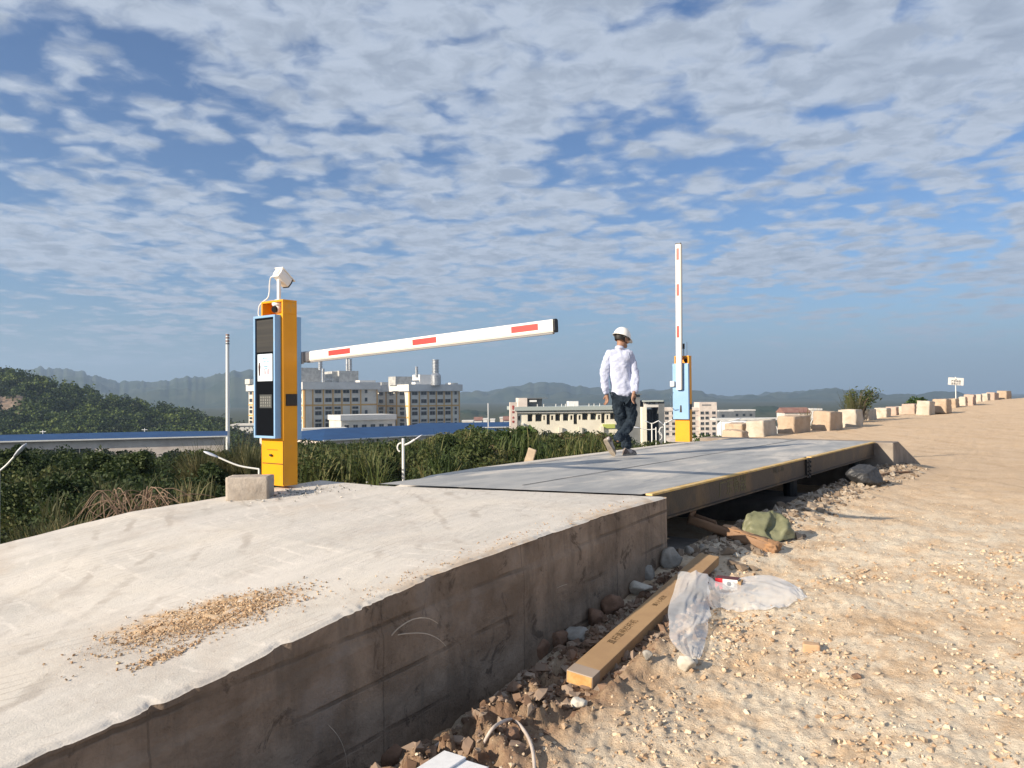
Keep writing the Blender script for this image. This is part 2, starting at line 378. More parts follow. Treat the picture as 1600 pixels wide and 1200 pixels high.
build_mountain('mountain', [(560, 640), (690, 624), (718, 619), (760, 612), (800, 603), (830, 599), (852, 598), (872, 601), (900, 607), (922, 607), (942, 606), (1000, 613), (1060, 618), (1130, 620), (1160, 617), (1205, 616), (1250, 614), (1290, 608), (1305, 607), (1340, 615), (1400, 620), (1480, 627), (1560, 634), (1700, 636), (2000, 640)], 3100, 1000, -20, MT['far_forest'], 7, 0.6)
build_mountain('hill', [(690, 665), (712, 650), (735, 643), (760, 648), (775, 651), (800, 647), (840, 640), (900, 648), (980, 650), (1110, 646), (1180, 642), (1250, 645), (1330, 650), (1400, 660)], 900, 180, -20, MT['far_forest'], 13, 0.8)
# =====================================================================
# concrete ramp, weighbridge
# =====================================================================
def ramp_h(u): return np.interp(u, [-12, -4, 0, 1.0, 1.86, 2.4, 3.3, 4.47, 5.3, 6.2], [-1.25, -1.0, -0.50, -0.37, -0.285, -0.20, -0.10, -0.045, -0.012, -0.004])
def concrete_top_mat():
    m = bpy.data.materials.new('pale_concrete_top'); m.use_nodes = True; nt = m.node_tree; b = nt.nodes['Principled BSDF']
    b.inputs['Roughness'].default_value = 0.9; b.inputs['Specular IOR Level'].default_value = 0.2
    tc = nn(nt, 'ShaderNodeTexCoord'); v = tc.outputs['Object']
    sv = mapping(nt, v, scale=(1, 0.13, 1), rot=(0, 0, R(-8)))
    c = mixc(nt, ramp01(nt, noise(nt, sv, 5, 8, 0.65, 0.5), 0.3, 0.7), (0.60, 0.565, 0.52), (0.50, 0.475, 0.435))
    c = mixc(nt, mathn(nt, 'MULTIPLY', ramp01(nt, noise(nt, v, 1.3, 6, 0.6), 0.45, 0.7), 0.6), c, (0.62, 0.57, 0.50))
    c = mixc(nt, mathn(nt, 'MULTIPLY', ramp01(nt, noise(nt, v, 0.8, 6, 0.65), 0.55, 0.72), 0.5), c, (0.47, 0.40, 0.33))
    c = mixc(nt, mathn(nt, 'MULTIPLY', ramp01(nt, noise(nt, mapping(nt, v, scale=(1, .2, 1), rot=(0, 0, R(-14))), 26, 5, 0.7, 0.4), 0.60, 0.72), 0.4), c, (0.36, 0.32, 0.28))
    c = mixc(nt, mathn(nt, 'MULTIPLY', ramp01(nt, noise(nt, v, 60, 3, 0.6), 0.72, 0.78), 0.8), c, (0.22, 0.18, 0.14))
    def arcs(scl, rz, thr, col, k, src):
        w = nn(nt, 'ShaderNodeTexWave', wave_type='RINGS', rings_direction='Z'); w.inputs['Scale'].default_value = scl; w.inputs['Distortion'].default_value = 5.5; w.inputs['Detail'].default_value = 5; w.inputs['Detail Scale'].default_value = 0.8; w.inputs['Detail Roughness'].default_value = 0.62
        nt.links.new(mapping(nt, v, loc=rz), w.inputs['Vector'])
        return mathn(nt, 'MULTIPLY', mathn(nt, 'MULTIPLY', ramp01(nt, w.outputs['Fac'], thr, 1.0), ramp01(nt, noise(nt, v, src, 5, 0.7), 0.48, 0.66)), k), col
    for ar in (arcs(1.1, (9, 2, 0), 0.80, (0.33, 0.29, 0.25), 0.55, 1.4), arcs(2.3, (4, -7, 0), 0.86, (0.72, 0.67, 0.61), 0.6, 2.1), arcs(4.5, (8, -3, 0), 0.86, (0.36, 0.32, 0.28), 0.5, 2.7)):
        c = mixc(nt, ar[0], c, ar[1])
    c = mixc(nt, mathn(nt, 'MULTIPLY', ramp01(nt, noise(nt, mapping(nt, v, loc=(7, 3, 0)), 0.9, 9, 0.75, 0.5), 0.50, 0.66), 0.6), c, (0.44, 0.395, 0.35))
    c = mixc(nt, mathn(nt, 'MULTIPLY', ramp01(nt, noise(nt, mapping(nt, v, loc=(1, 5, 0)), 14, 6, 0.75, 0.3), 0.62, 0.70), 0.55), c, (0.34, 0.29, 0.24))
    a = nn(nt, 'ShaderNodeAttribute'); a.attribute_name = 'sandy'
    c = mixc(nt, mathn(nt, 'MULTIPLY', a.outputs['Fac'], ramp01(nt, noise(nt, v, 9, 8, 0.75), 0.33, 0.6)), c, (0.50, 0.35, 0.21))
    nt.links.new(c, b.inputs['Base Color'])
    bn = nn(nt, 'ShaderNodeBump'); bn.inputs['Distance'].default_value = 0.006
    h = mathn(nt, 'ADD', noise(nt, mapping(nt, v, scale=(1, 0.5, 1), rot=(0, 0, R(-20))), 13, 9, 0.75), mathn(nt, 'MULTIPLY', noise(nt, v, 120, 3, 0.7), 0.35))
    nt.links.new(h, bn.inputs['Height']); nt.links.new(bn.outputs[0], b.inputs['Normal'])
    return m
def concrete_wall_mat():
    m = bpy.data.materials.new('formwork_concrete'); m.use_nodes = True; nt = m.node_tree; b = nt.nodes['Principled BSDF']
    b.inputs['Roughness'].default_value = 0.9; b.inputs['Specular IOR Level'].default_value = 0.2
    tc = nn(nt, 'ShaderNodeTexCoord'); v = tc.outputs['Object']; sep = nn(nt, 'ShaderNodeSeparateXYZ'); nt.links.new(v, sep.inputs[0])
    c = mixc(nt, ramp01(nt, noise(nt, v, 2.2, 7, 0.65, 0.4), 0.32, 0.68), (0.36, 0.28, 0.215), (0.20, 0.15, 0.112))
    c = mixc(nt, mathn(nt, 'MULTIPLY', ramp01(nt, noise(nt, mapping(nt, v, scale=(1, 1, .12)), 7, 6, 0.7), 0.46, 0.66), 0.5), c, (0.15, 0.12, 0.095))
    c = mixc(nt, mathn(nt, 'MULTIPLY', ramp01(nt, noise(nt, mapping(nt, v, loc=(3, 1, 0)), 3.6, 8, 0.75, 0.8), 0.56, 0.63), 0.75), c, (0.095, 0.072, 0.056))
    c = mixc(nt, mathn(nt, 'MULTIPLY', ramp01(nt, noise(nt, mapping(nt, v, loc=(1, 8, 0)), 1.5, 4, 0.5), 0.60, 0.70), 0.5), c, (0.32, 0.275, 0.24))
    # board lines (vertical every ~1.2 m, sloping pour lines)
    y = sep.outputs[1]; z = sep.outputs[2]
    wob = mathn(nt, 'MULTIPLY', mathn(nt, 'SUBTRACT', noise(nt, v, 1.2, 2), 0.5), 0.05)
    def line(src, period, off, width):
        f = mathn(nt, 'ABSOLUTE', mathn(nt, 'SUBTRACT', mathn(nt, 'FRACT', mathn(nt, 'DIVIDE', mathn(nt, 'ADD', src, off), period)), 0.5))
        return mathn(nt, 'SUBTRACT', 1.0, ramp01(nt, f, width / period * 0.4, width / period))
    zs = mathn(nt, 'ADD', mathn(nt, 'SUBTRACT', z, mathn(nt, 'MULTIPLY', y, 0.055)), wob)
    l2 = line(zs, 0.27, 0.05, 0.016); l1 = line(y, 1.22, 0.3, 0.006)
    lm = mathn(nt, 'MULTIPLY', mathn(nt, 'MAXIMUM', mathn(nt, 'MULTIPLY', l2, ramp01(nt, noise(nt, v, 1.8, 3), 0.40, 0.62)), mathn(nt, 'MULTIPLY', l1, 0.6)), 0.6)
    c = mixc(nt, lm, c, (0.075, 0.06, 0.048))
    nt.links.new(c, b.inputs['Base Color'])
    bn = nn(nt, 'ShaderNodeBump'); bn.inputs['Distance'].default_value = 0.016
    h = mathn(nt, 'SUBTRACT', mathn(nt, 'ADD', noise(nt, v, 16, 8, 0.7), mathn(nt, 'MULTIPLY', noise(nt, v, 3.6, 5, 0.7), 0.9)), mathn(nt, 'MULTIPLY', lm, 0.5))
    nt.links.new(h, bn.inputs['Height']); nt.links.new(bn.outputs[0], b.inputs['Normal'])
    return m
MT['ctop'] = concrete_top_mat(); MT['cwall'] = concrete_wall_mat()
SEAM = lambda n: 6.06 + (n + 2.93) * (0.74 / 2.77) if n > -5.72 else 5.32
def build_ramp():
    root = empty('concrete_ramp', (0, 0, 0), YAW)
    tag(root, 'pale cast concrete ramp with rough brown formed side leading up to the steel deck', 'ramp')
    NW = -2.93
    def edge_n(u):    # chipped, slightly wavy top edge of the side wall
        w = (fbm(u * 0.8, u * 0 + 4, 51, 2) - 0.5) * 0.008 + (fbm(u * 22, u * 0 + 9, 52, 2) - 0.5) * 0.004
        chip = np.maximum(0, fbm(u * 5, u * 0 + 2, 53, 4, 0.6) - 0.48) * sstep(1.75, 1.45, u) * 0.32
        chip = chip + np.maximum(0, fbm(u * 7, u * 0 + 12, 54, 4, 0.6) - 0.58) * sstep(5.6, 5.0, u) * 0.12
        return NW + w * 0.6 * sstep(6.0, 5.6, u) - chip
    us = np.concatenate([np.linspace(-11, -1, 40)[:-1], np.linspace(-1, 5.32, 520)])
    t = np.linspace(0, 1, 300) ** 1.4
    U = np.repeat(us[:, None], len(t), 1); en = edge_n(us)[:, None]
    leftn = (-6.62 + (fbm(us * 0.9, us * 0, 61, 3) - 0.5) * 0.25)[:, None]
    N = en + (leftn - en) * t[None, :]
    # stretch the last rows to the skewed seam with the deck
    seam = np.vectorize(SEAM)(N); k = sstep(3.0, 5.32, U); 
    U2 = U + (seam - 5.32) * k
    Z = ramp_h(U2) + (fbm(U2 * 0.9, N * 0.9, 62, 3) - 0.5) * 0.012 * sstep(5.6, 4, U2) + (fbm(U2 * 6, N * 8, 63, 3) - 0.5) * 0.004
    sx, sn = G(325, 955, -0.25), None
    cu, cn = toUN(G(322, 955, -0.22)); du = U2 - cu; dn = N - cn
    # dried sand on the ramp lies in a patch the wind has scattered
    ax = G(190, 975, -0.22); bx = G(450, 940, -0.2)
    dirv = np.array([*(toUN(bx))]) - np.array([*(toUN(ax))]); L = np.hypot(*dirv); dirv /= L
    a = (du * dirv[0] + dn * dirv[1]) / (L * 0.62); b = (-du * dirv[1] + dn * dirv[0]) / 0.26
    rr = np.sqrt(a * a + b * b) + (fbm(U2 * 5, N * 5, 64, 4, 0.6) - 0.5) * 0.9
    sandy = sstep(1.05, 0.55, rr) + 0.55 * np.exp(-((N - en) / 0.11) ** 2) * sstep(2.5, 3.2, U2) * (fbm(U2 * 3, N * 3, 66) > 0.48)
    Z = Z + sstep(0.95, 0.5, rr) * (fbm(U2 * 26, N * 26, 65, 3) ** 2) * 0.022
    round_ = np.exp(-(N - en) ** 2 / 0.0006); Z = Z - round_ * 0.012
    gridmesh('ramp_surface', N, U2, Z, MT['ctop'], root, attrs={'sandy': np.clip(sandy, 0, 1)})
    # side wall
    zt = np.linspace(0, 1, 70); topz = Z[:, 0]
    uw = np.concatenate([U2[:, 0]]); 
    Zw = topz[:, None] + (-1.55 - topz[:, None]) * zt[None, :]
    Uw = np.repeat(uw[:, None], 70, 1); depthw = (topz[:, None] - Zw)
    nw = edge_n(uw)[:, None] * np.exp(-depthw / 0.10) + (NW - 0.0) * (1 - np.exp(-depthw / 0.10))
    nw = nw + (fbm(Uw * 6, Zw * 9, 71, 4) - 0.5) * 0.016
    nw = nw + 0.012 * ((Zw + 0.06 * Uw * 0) < (topz[:, None] - 0.17)) * sstep(5.3, 4.9, Uw)
    gridmesh('side_wall', nw, Uw, Zw, MT['cwall'], root, attrs={})
    # end face of the block beside the deck, and its far flank
    mb = MB(); e = []
    nn_ = np.linspace(NW, -5.7, 30); 
    for q in nn_: e.append((q, SEAM(q), float(ramp_h(SEAM(q))) - 0.002))
    vs = e + [(p[0], p[1], -1.5) for p in e]; k = len(e)
    mb.add(vs, [(i, k + i, k + i + 1, i + 1) for i in range(k - 1)])
    mb.add([(-5.7, 5.32, -0.016), (-6.62, 5.32, -0.016), (-6.62, 5.32, -3), (-5.7, 5.32, -3)], [(0, 1, 2, 3)])
    ul = U2[:, -1][::8]; nl = N[:, -1][::8]; zl = Z[:, -1][::8]
    vs = [(a_, b_, c_) for a_, b_, c_ in zip(nl, ul, zl)] + [(a_ - 0.1, b_, c_ - 2.5) for a_, b_, c_ in zip(nl, ul, zl)]; k = len(ul)
    mb.add(vs, [(i, i + 1, k + i + 1, k + i) for i in range(k - 1)])
    mb.build('end_wall', MT['cwall'], root)
    return root
RAMP = build_ramp()

def tree_empty(o):
    return o

# local frame (N, U): rotated so that local X = across the deck, local Y = along it.
DKM = mat('deck_steel', (0.26, 0.27, 0.28), 0.7, 0.0, spec=0.35, col2=(0.37, 0.37, 0.365), nscale=3.0, stretch=(1, 0.35, 1), bump=0.003, bscale=14, dirt=(0.52, 0.49, 0.45), dscale=1.6, dlo=0.48, dhi=0.66, detail=8)
YEL = mat('yellow_flange', (0.58, 0.36, 0.09), 0.6, col2=(0.62, 0.46, 0.22), nscale=7, dirt=(0.30, 0.22, 0.14), dscale=6)
WEB = mat('girder_web', (0.022, 0.019, 0.018), 0.5, 0.0, spec=0.5, col2=(0.038, 0.028, 0.022), nscale=1.5, dirt=(0.17, 0.10, 0.04), dscale=1.6, dlo=0.45, dhi=0.8, bump=0.003, bscale=30)
DARK = mat('dark_steel', (0.02, 0.02, 0.022), 0.5)
def text_mesh(name, body, size, m, parent, M, ext=0.0008, align='CENTER'):
    cu = bpy.data.curves.new(name, 'FONT'); cu.body = body; cu.size = size; cu.align_x = align; cu.align_y = 'CENTER'; cu.extrude = ext; cu.resolution_u = 2
    t = bpy.data.objects.new('tmp', cu); COL.objects.link(t); bpy.context.view_layer.update()
    me = bpy.data.meshes.new_from_object(t.evaluated_get(bpy.context.evaluated_depsgraph_get())); me.name = name
    bpy.data.objects.remove(t); bpy.data.curves.remove(cu)
    o = bpy.data.objects.new(name, me); COL.objects.link(o); me.materials.clear(); me.materials.append(m); o.parent = parent; o.matrix_local = M
    return o
def build_deck():
    root = empty('weighbridge', (0, 0, 0), YAW); tag(root, 'long grey steel truck scale deck with yellow edged side girders', 'weighbridge')
    n0, n1 = -5.72, -3.09; U1 = 14.75; UM = 10.75
    def panel(ua, ub, skew):
        us = np.linspace(0, 1, 90); ns = np.linspace(n0 + 0.01, n1 - 0.06, 60); Nn, T = np.meshgrid(ns, us)
        a0 = np.vectorize(SEAM)(Nn) + 0.015 if skew else ua
        Uu = a0 + (ub - a0) * T
        Z = 0.004 + (fbm(Uu * 1.1, Nn * 1.1, 81, 2) - 0.5) * 0.010
        return gridmesh('deck_plate', Nn, Uu, Z, DKM, root)
    panel(0, UM - 0.008, True); panel(UM + 0.008, U1, False)
    for ua, ub in ((6.09, UM - 0.09), (UM + 0.09, U1 - 0.02)):
        g = MB(); g.box((n1 - 0.055, ua, -0.012), (n1 + 0.012, ub, 0.006)); g.build('edge_flange', YEL, root, bevel=0.002)
        g = MB(); g.box((n1 - 0.03, ua, -0.235), (n1 - 0.018, ub, -0.0125)); w = g.build('side_girder', WEB, root)
        g = MB(); g.box((n1 - 0.06, ua, -0.25), (n1 + 0.004, ub, -0.2355)); g.build('bottom_flange', WEB, root)
    g = MB()
    g.box((n1 - 0.035, UM - 0.089, -0.27), (n1 + 0.006, UM - 0.02, -0.006)); g.box((n1 - 0.035, UM + 0.02, -0.27), (n1 + 0.006, UM + 0.089, -0.006))
    for zz in (-0.06, -0.12, -0.18, -0.23):
        for q in (-0.055, 0.055): g.tube([(n1 + 0.006, UM + q, zz), (n1 + 0.022, UM + q, zz)], 0.012, 6)
    g.build('joint_plates', DARK, root)
    g = MB()
    for nn_ in (-3.6, -4.4, -5.2): g.box((nn_ - 0.06, 6.15, -0.24), (nn_ + 0.06, U1 - 0.05, -0.012))
    for uu in np.arange(6.5, 14.6, 0.9): g.box((n0 + 0.05, uu, -0.2), (n1 - 0.07, uu + 0.06, -0.0125))
    g.build('floor_beams', DARK, root)
    for nn_ in (n1 - 0.25, n0 + 0.3):
        for uu in (6.5, UM, 14.3): g = MB(); g.tube([(nn_, uu, -0.62), (nn_, uu, -0.24)], 0.09, 12); g.build('load_cell', DARK, root)
    # seams between the plates and faded letters painted on the girder
    g = MB(); g.box((-4.42, 6.0, 0.0085), (-4.408, U1 - 0.1, 0.0105)); g.build('plate_seam', DARK, root)
    pm = mat('faded_yellow_letters', (0.13, 0.12, 0.06), 0.7)
    pc = mat('faded_grey_letters', (0.12, 0.115, 0.09), 0.7)
    Mx = Matrix.Translation((n1 - 0.0165, 8.05, -0.125)) @ Matrix(((0, 0, 1, 0), (1, 0, 0, 0), (0, 1, 0, 0), (0, 0, 0, 1)))
    text_mesh('painted_letters', '广东衡器', 0.20, pm, root, Mx)
    Mx = Matrix.Translation((n1 - 0.0165, 9.55, -0.07)) @ Matrix(((0, 0, 1, 0), (1, 0, 0, 0), (0, 1, 0, 0), (0, 0, 0, 1)))
    text_mesh('painted_letters', '地磅 11-80t', 0.085, pc, root, Mx)
    return root
build_deck()
def lbox(name, lab, cat, lo, hi, m, bevel=0.01, seed=0, sub=0.02, group=None, kind=None):
    """rough cast block given in the (across, along) frame, with a worn, uneven surface"""
    o = rough_block(name, (hi[0] - lo[0], hi[1] - lo[1], hi[2] - lo[2]), m, seed, sub)
    o.location = UN((lo[1] + hi[1]) / 2, (lo[0] + hi[0]) / 2, lo[2]); o.rotation_euler = (0, 0, YAW)
    return tag(o, lab, cat, group, kind)
def rough_block(name, dim, m, seed=0, amp=0.02, taper=0.0, res=None, parent=None, round_=0.12):
    """a subdivided box with rounded, chipped edges; origin at the centre of its base"""
    import bmesh
    bm = bmesh.new(); bmesh.ops.create_cube(bm, size=1.0)
    n = res or 9
    bmesh.ops.subdivide_edges(bm, edges=bm.edges[:], cuts=n, use_grid_fill=True)
    co = np.array([v.co[:] for v in bm.verts]) * 2
    # superellipsoid-ish rounding at the edges
    mx = np.abs(co).max(1, keepdims=True); p = 1.0 / max(round_, 0.02)
    nrm = (np.abs(co) ** p).sum(1, keepdims=True) ** (1 / p)
    co = co / np.maximum(nrm, 1e-6) * 1.0
    co = co / np.abs(co).max()
    q = co * np.array(dim)[None] / 2
    f = 6.0 / max(dim)
    d = fbm(q[:, 0] * f + seed * 3.7, q[:, 1] * f + q[:, 2] * f * 1.3, seed + 100, 4, 0.6) - 0.5
    d2 = fbm(q[:, 2] * f * 1.1 + seed, q[:, 0] * f - q[:, 1] * f, seed + 200, 4, 0.6) - 0.5
    q = q * (1 + (d + d2)[:, None] * 0.0) + co / np.maximum(np.linalg.norm(co, axis=1, keepdims=True), 1e-6) * ((d + d2) * amp * 2)[:, None]
    if taper: t = (q[:, 2] / dim[2] + 0.5)[:, None]; q[:, :2] *= (1 - taper * t)
    q[:, 2] += dim[2] / 2
    for v, c in zip(bm.verts, q): v.co = c
    me = bpy.data.meshes.new(name); bm.to_mesh(me); bm.free()
    return link(name, me, m, parent, smooth=True)
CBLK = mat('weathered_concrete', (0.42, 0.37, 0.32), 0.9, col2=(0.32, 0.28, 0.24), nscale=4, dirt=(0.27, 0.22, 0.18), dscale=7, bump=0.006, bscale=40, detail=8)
CDRK = mat('dark_concrete', (0.20, 0.18, 0.165), 0.9, col2=(0.13, 0.12, 0.11), nscale=3, bump=0.006, bscale=30)  # darker mottled concrete used for both footings
lbox('foundation_footing', 'dark concrete footing under the near end of the steel deck', 'footing', (-5.4, 6.12, -1.0), (-2.86, 7.35, -0.565), CDRK, seed=3, sub=0.012)
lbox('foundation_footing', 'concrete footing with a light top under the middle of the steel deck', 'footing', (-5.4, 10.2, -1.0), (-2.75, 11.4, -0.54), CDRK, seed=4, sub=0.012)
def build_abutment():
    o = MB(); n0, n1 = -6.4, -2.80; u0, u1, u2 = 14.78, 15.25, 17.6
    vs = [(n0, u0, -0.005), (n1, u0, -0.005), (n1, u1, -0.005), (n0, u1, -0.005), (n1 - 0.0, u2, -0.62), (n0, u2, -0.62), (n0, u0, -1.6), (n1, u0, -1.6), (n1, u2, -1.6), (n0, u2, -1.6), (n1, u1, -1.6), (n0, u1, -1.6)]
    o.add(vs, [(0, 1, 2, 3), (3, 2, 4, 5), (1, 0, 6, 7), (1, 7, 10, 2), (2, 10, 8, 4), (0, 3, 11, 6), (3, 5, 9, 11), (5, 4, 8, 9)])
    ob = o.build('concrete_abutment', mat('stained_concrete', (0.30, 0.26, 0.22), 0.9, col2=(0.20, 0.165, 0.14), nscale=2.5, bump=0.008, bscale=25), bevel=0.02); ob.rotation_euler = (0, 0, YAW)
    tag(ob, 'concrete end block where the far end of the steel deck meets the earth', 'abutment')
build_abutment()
lbox('foundation_kerb', 'narrow pale concrete kerb along the far long side of the steel deck', 'kerb', (-6.02, 5.33, -2.6), (-5.735, 14.77, 0.012), MT['ctop'], seed=6, sub=0.004)
b_ = rough_block('concrete_block', (0.385, 0.26, 0.22), CBLK, 8, 0.006, res=14, round_=0.02)
b_.location = P(391, 766, 7.18) + Vector((0, 0, 0.0)); b_.location.z = -0.072; b_.rotation_euler = (0, 0, R(6))
tag(b_, 'low rectangular concrete block at the foot of the yellow post with the display', 'block')

# =====================================================================
# barrier posts
# =====================================================================
ORG = mat('yellow_orange_enamel', (0.78, 0.33, 0.006), 0.4, spec=0.4, col2=(0.70, 0.29, 0.010), nscale=2.5, dirt=(0.50, 0.30, 0.10), dscale=7, dlo=0.58, dhi=0.8)
LBL = mat('light_blue_enamel', (0.23, 0.40, 0.62), 0.45, spec=0.4, col2=(0.20, 0.36, 0.57), nscale=3, dirt=(0.32, 0.38, 0.44), dscale=8, dlo=0.58, dhi=0.8)
BGL = mat('black_display_glass', (0.006, 0.007, 0.010), 0.12, spec=0.6)
LCD = mat('dark_led_matrix', (0.035, 0.035, 0.036), 0.35, col2=(0.05, 0.048, 0.045), nscale=5, stretch=(.2, 1, 6))
ARM = mat('white_arm_paint', (0.80, 0.77, 0.72), 0.45, spec=0.4, col2=(0.72, 0.69, 0.64), nscale=4, dirt=(0.60, 0.56, 0.50), dscale=12, dlo=0.6, dhi=0.8)
REFL = mat('red_reflective_tape', (0.80, 0.055, 0.05), 0.35, spec=0.5)
GRY = mat('cast_aluminium', (0.30, 0.30, 0.31), 0.45, 0.3)
CAMW = mat('white_camera_plastic', (0.80, 0.79, 0.77), 0.35)
def barrier_post(lab, loc, h, ztop_box, zbot, w=0.36, d=0.17, display=True):
    root = empty('barrier_gate', loc, YAW); tag(root, lab, 'barrier gate')
    hw, hd = w / 2, d / 2; rz = ztop_box + 0.012; t = 0.022
    g = MB()          # hollow cabinet: solid below, open recess on top
    g.box((-hw, -hd, 0), (hw, hd, rz)); g.box((-hw, -hd, rz + .0), (-hw + t, hd, h - t)); g.box((hw - t, -hd, rz), (hw, hd, h - t)); g.box((-hw, -hd, h - t + .0005), (hw, hd, h))
    g.box((-hw + t, hd - 0.01, rz), (hw - t, hd - 0.002, h - t))
    body = g.build('cabinet', ORG, root, bevel=0.003)
    fy = -hd - 0.001
    if display:
        g = MB(); g.box((-hw + 0.02, fy - 0.004, 0.215), (hw - 0.005, fy, 0.222)); g.box((-hw + .10, fy - .003, 0.355), (hw - 0.09, fy, 0.3585)); g.box((hw - 0.003, fy - .003, 0.01), (hw, fy, 0.45))
        g.build('door_gap', DARK, root)
        g = MB(); g.tube([(-0.01, fy - 0.012, 0.30), (-0.01, fy, 0.30)], 0.014, 10); g.box((-0.025, fy - 0.02, 0.294), (0.012, fy - 0.012, 0.312)); g.build('door_lock', DARK, root)
    # blue framed box at the front
    e = 0.025; bx0, bx1 = -hw - e, hw - 0.03
    fd = 0.075
    def frame(name, y0, y1, inner):
        g = MB(); q = 0.024
        x0, x1 = (bx0, bx1) if display else (-hw - 0.012, hw + 0.012)
        if inner:
            g.box((x0, y0, zbot), (x0 + q, y1, ztop_box)); g.box((x1 - q, y0, zbot), (x1, y1, ztop_box))
            g.box((x0 + q, y0, zbot), (x1 - q, y1, zbot + q)); g.box((x0 + q, y0, ztop_box - q), (x1 - q, y1, ztop_box))
        else: g.box((x0, y0, zbot), (x1, y1, ztop_box))
        return g.build(name, LBL, root, bevel=0.004), x0 + q, x1 - q
    if display:
        fr, xa, xb = frame('display_frame', -hd - fd, -hd - 0.002, True)
        q = 0.024; gy = -hd - fd + 0.012
        g = MB(); g.box((xa + .001, gy, zbot + q + .001), (xb - .001, -hd - .003, ztop_box - q - .001)); g.build('display_glass', BGL, root)
        zm = zbot + (ztop_box - zbot) * 0.69
        g = MB(); g.box((xa + 0.02, gy - 0.0015, zm + 0.015), (xb - 0.015, gy - 0.0005, ztop_box - q - 0.02))
        led = g.build('led_panel', LCD, root)
        # notice pasted on the glass
        nz0, nz1 = zbot + (ztop_box - zbot) * 0.465, zbot + (ztop_box - zbot) * 0.685; nx0, nx1 = xa + 0.035, xb - 0.03
        g = MB(); g.box((nx0, gy - 0.003, nz0), (nx1, gy - 0.0008, nz1)); nt_ = g.build('paper_notice', mat('white_glossy_paper', (0.72, 0.78, 0.84), 0.35, col2=(0.60, 0.72, 0.84), nscale=3), root)
        A = Matrix(((1, 0, 0, 0), (0, 0, -1, 0), (0, 1, 0, 0), (0, 0, 0, 1)))
        cx = (nx0 + nx1) / 2 + 0.015
        cy_ = mat('cyan_print', (0.04, 0.28, 0.40), 0.5)
        for txt, zz, sz in (('称重仪表', nz1 - 0.045, 0.026), ('扫码过磅', nz1 - 0.078, 0.026), ('智能地磅', nz1 - 0.125, 0.016), ('过磅须知', nz1 - 0.15, 0.016)):
            text_mesh('notice_text', txt, sz, cy_, nt_, Matrix.Translation((cx, gy - 0.0036, zz)) @ A, 0.0003)
        g = MB(); g.tube([(nx0 + 0.032, gy - 0.005, nz0 + 0.055), (nx0 + 0.036, gy - 0.006, nz0 + 0.15), (nx0 + 0.032, gy - 0.005, nz1 - 0.085)], [0.007, 0.012, 0.007], 8); g.build('notice_picture', mat('brown_print', (0.10, 0.055, 0.045), 0.5), nt_)
        g = MB()
        for k, (xx, hh) in enumerate(((0.07, .02), (0.105, .055), (0.13, .035), (0.155, .045), (0.178, .06))): g.box((nx0 + xx, gy - 0.004, nz0 + 0.065), (nx0 + xx + 0.009, gy - 0.0032, nz0 + 0.065 + hh))
        g.build('notice_figures', REFL, nt_)
        # speaker grille
        sz0, sz1 = zbot + (ztop_box - zbot) * 0.255, zbot + (ztop_box - zbot) * 0.345; sx0, sx1 = xa + 0.075, xb - 0.05
        g = MB(); g.box((sx0 - .008, gy - 0.003, sz0 - .012), (sx1 + .008, gy - .001, sz1 + .012)); gp = g.build('speaker_grille', mat('grille_grey', (0.05, 0.055, 0.055), 0.5), root)
        g = MB()
        for i in range(5):
            for j in range(4):
                xx = sx0 + (i + .5) * (sx1 - sx0) / 5; zz = sz0 + (j + .5) * (sz1 - sz0) / 4
                g.box((xx - .006, gy - .005, zz - .009), (xx + .004, gy - .0035, zz + .006))
        g.build('speaker_slots', mat('grille_light', (0.40, 0.40, 0.38), 0.4), gp)
        # rear box that carries the arm, side hatch
        g = MB(); g.box((-hw + 0.02, hd + 0.001, zbot - 0.02), (hw - 0.004, hd + 0.055, ztop_box - 0.01)); g.build('motor_housing', LBL, root, bevel=0.004)
        g = MB(); g.box((hw, -0.055, 0.795), (hw + 0.004, hd - 0.005, 0.915)); g.build('side_hatch', mat('brown_black_film', (0.035, 0.018, 0.012), 0.35), root)
        g = MB(); g.box((hw + .004, -0.048, 0.803), (hw + .0055, hd - 0.012, 0.907)); g.build('hatch_glass', BGL, root)
    else:
        frame('motor_housing', -hd - 0.06, -hd - 0.002, False)
        g = MB(); g.box((hw, -0.06, 0.60), (hw + 0.004, hd - 0.01, 0.70)); g.build('side_hatch', DARK, root)
        y = -hd - 0.062
        g = MB(); g.add([(-0.02, y - .003, 0.55), (0.025, y - .003, 0.55), (0.018, y - .003, 0.68), (-0.008, y - .003, 0.68), (-0.02, y, 0.55), (0.025, y, 0.55), (0.018, y, 0.68), (-0.008, y, 0.68)], [(0, 1, 2, 3), (0, 4, 5, 1), (1, 5, 6, 2), (2, 6, 7, 3), (3, 7, 4, 0)]); g.build('lock_slot', DARK, root)
        g = MB(); g.tube([(-0.04, y - 0.01, 0.60), (-0.12, y - 0.02, 0.59), (-0.19, y - 0.02, 0.66), (-0.20, y - 0.02, 0.80), (-0.15, y - 0.01, 0.93)], 0.005, 6); g.build('cable', mat('blue_grey_cable', (0.08, 0.14, 0.20), 0.5), root)
        g = MB(); g.box((-0.185, y - 0.05, 1.03), (-0.105, y, 1.13)); g.build('junction_box', CAMW, root, bevel=0.004)
        g = MB(); g.tube([(0.02, 0.0, h), (0.02, 0.0, h + 0.14)], 0.008, 8); g.tube([(0.02, 0, h + 0.13), (0.02, 0, h + 0.23)], 0.02, 8); g.build('aerial', DARK, root)
        g = MB(); g.tube([(0.085, 0.0, h), (0.085, 0.0, h + 0.26)], 0.004, 6); g.build('aerial_rod', GRY, root)
    # ball camera hanging in the recess
    g = MB(); import itertools
    zc = h - t; cx = 0.02 if display else 0.07; cy = -hd + 0.06
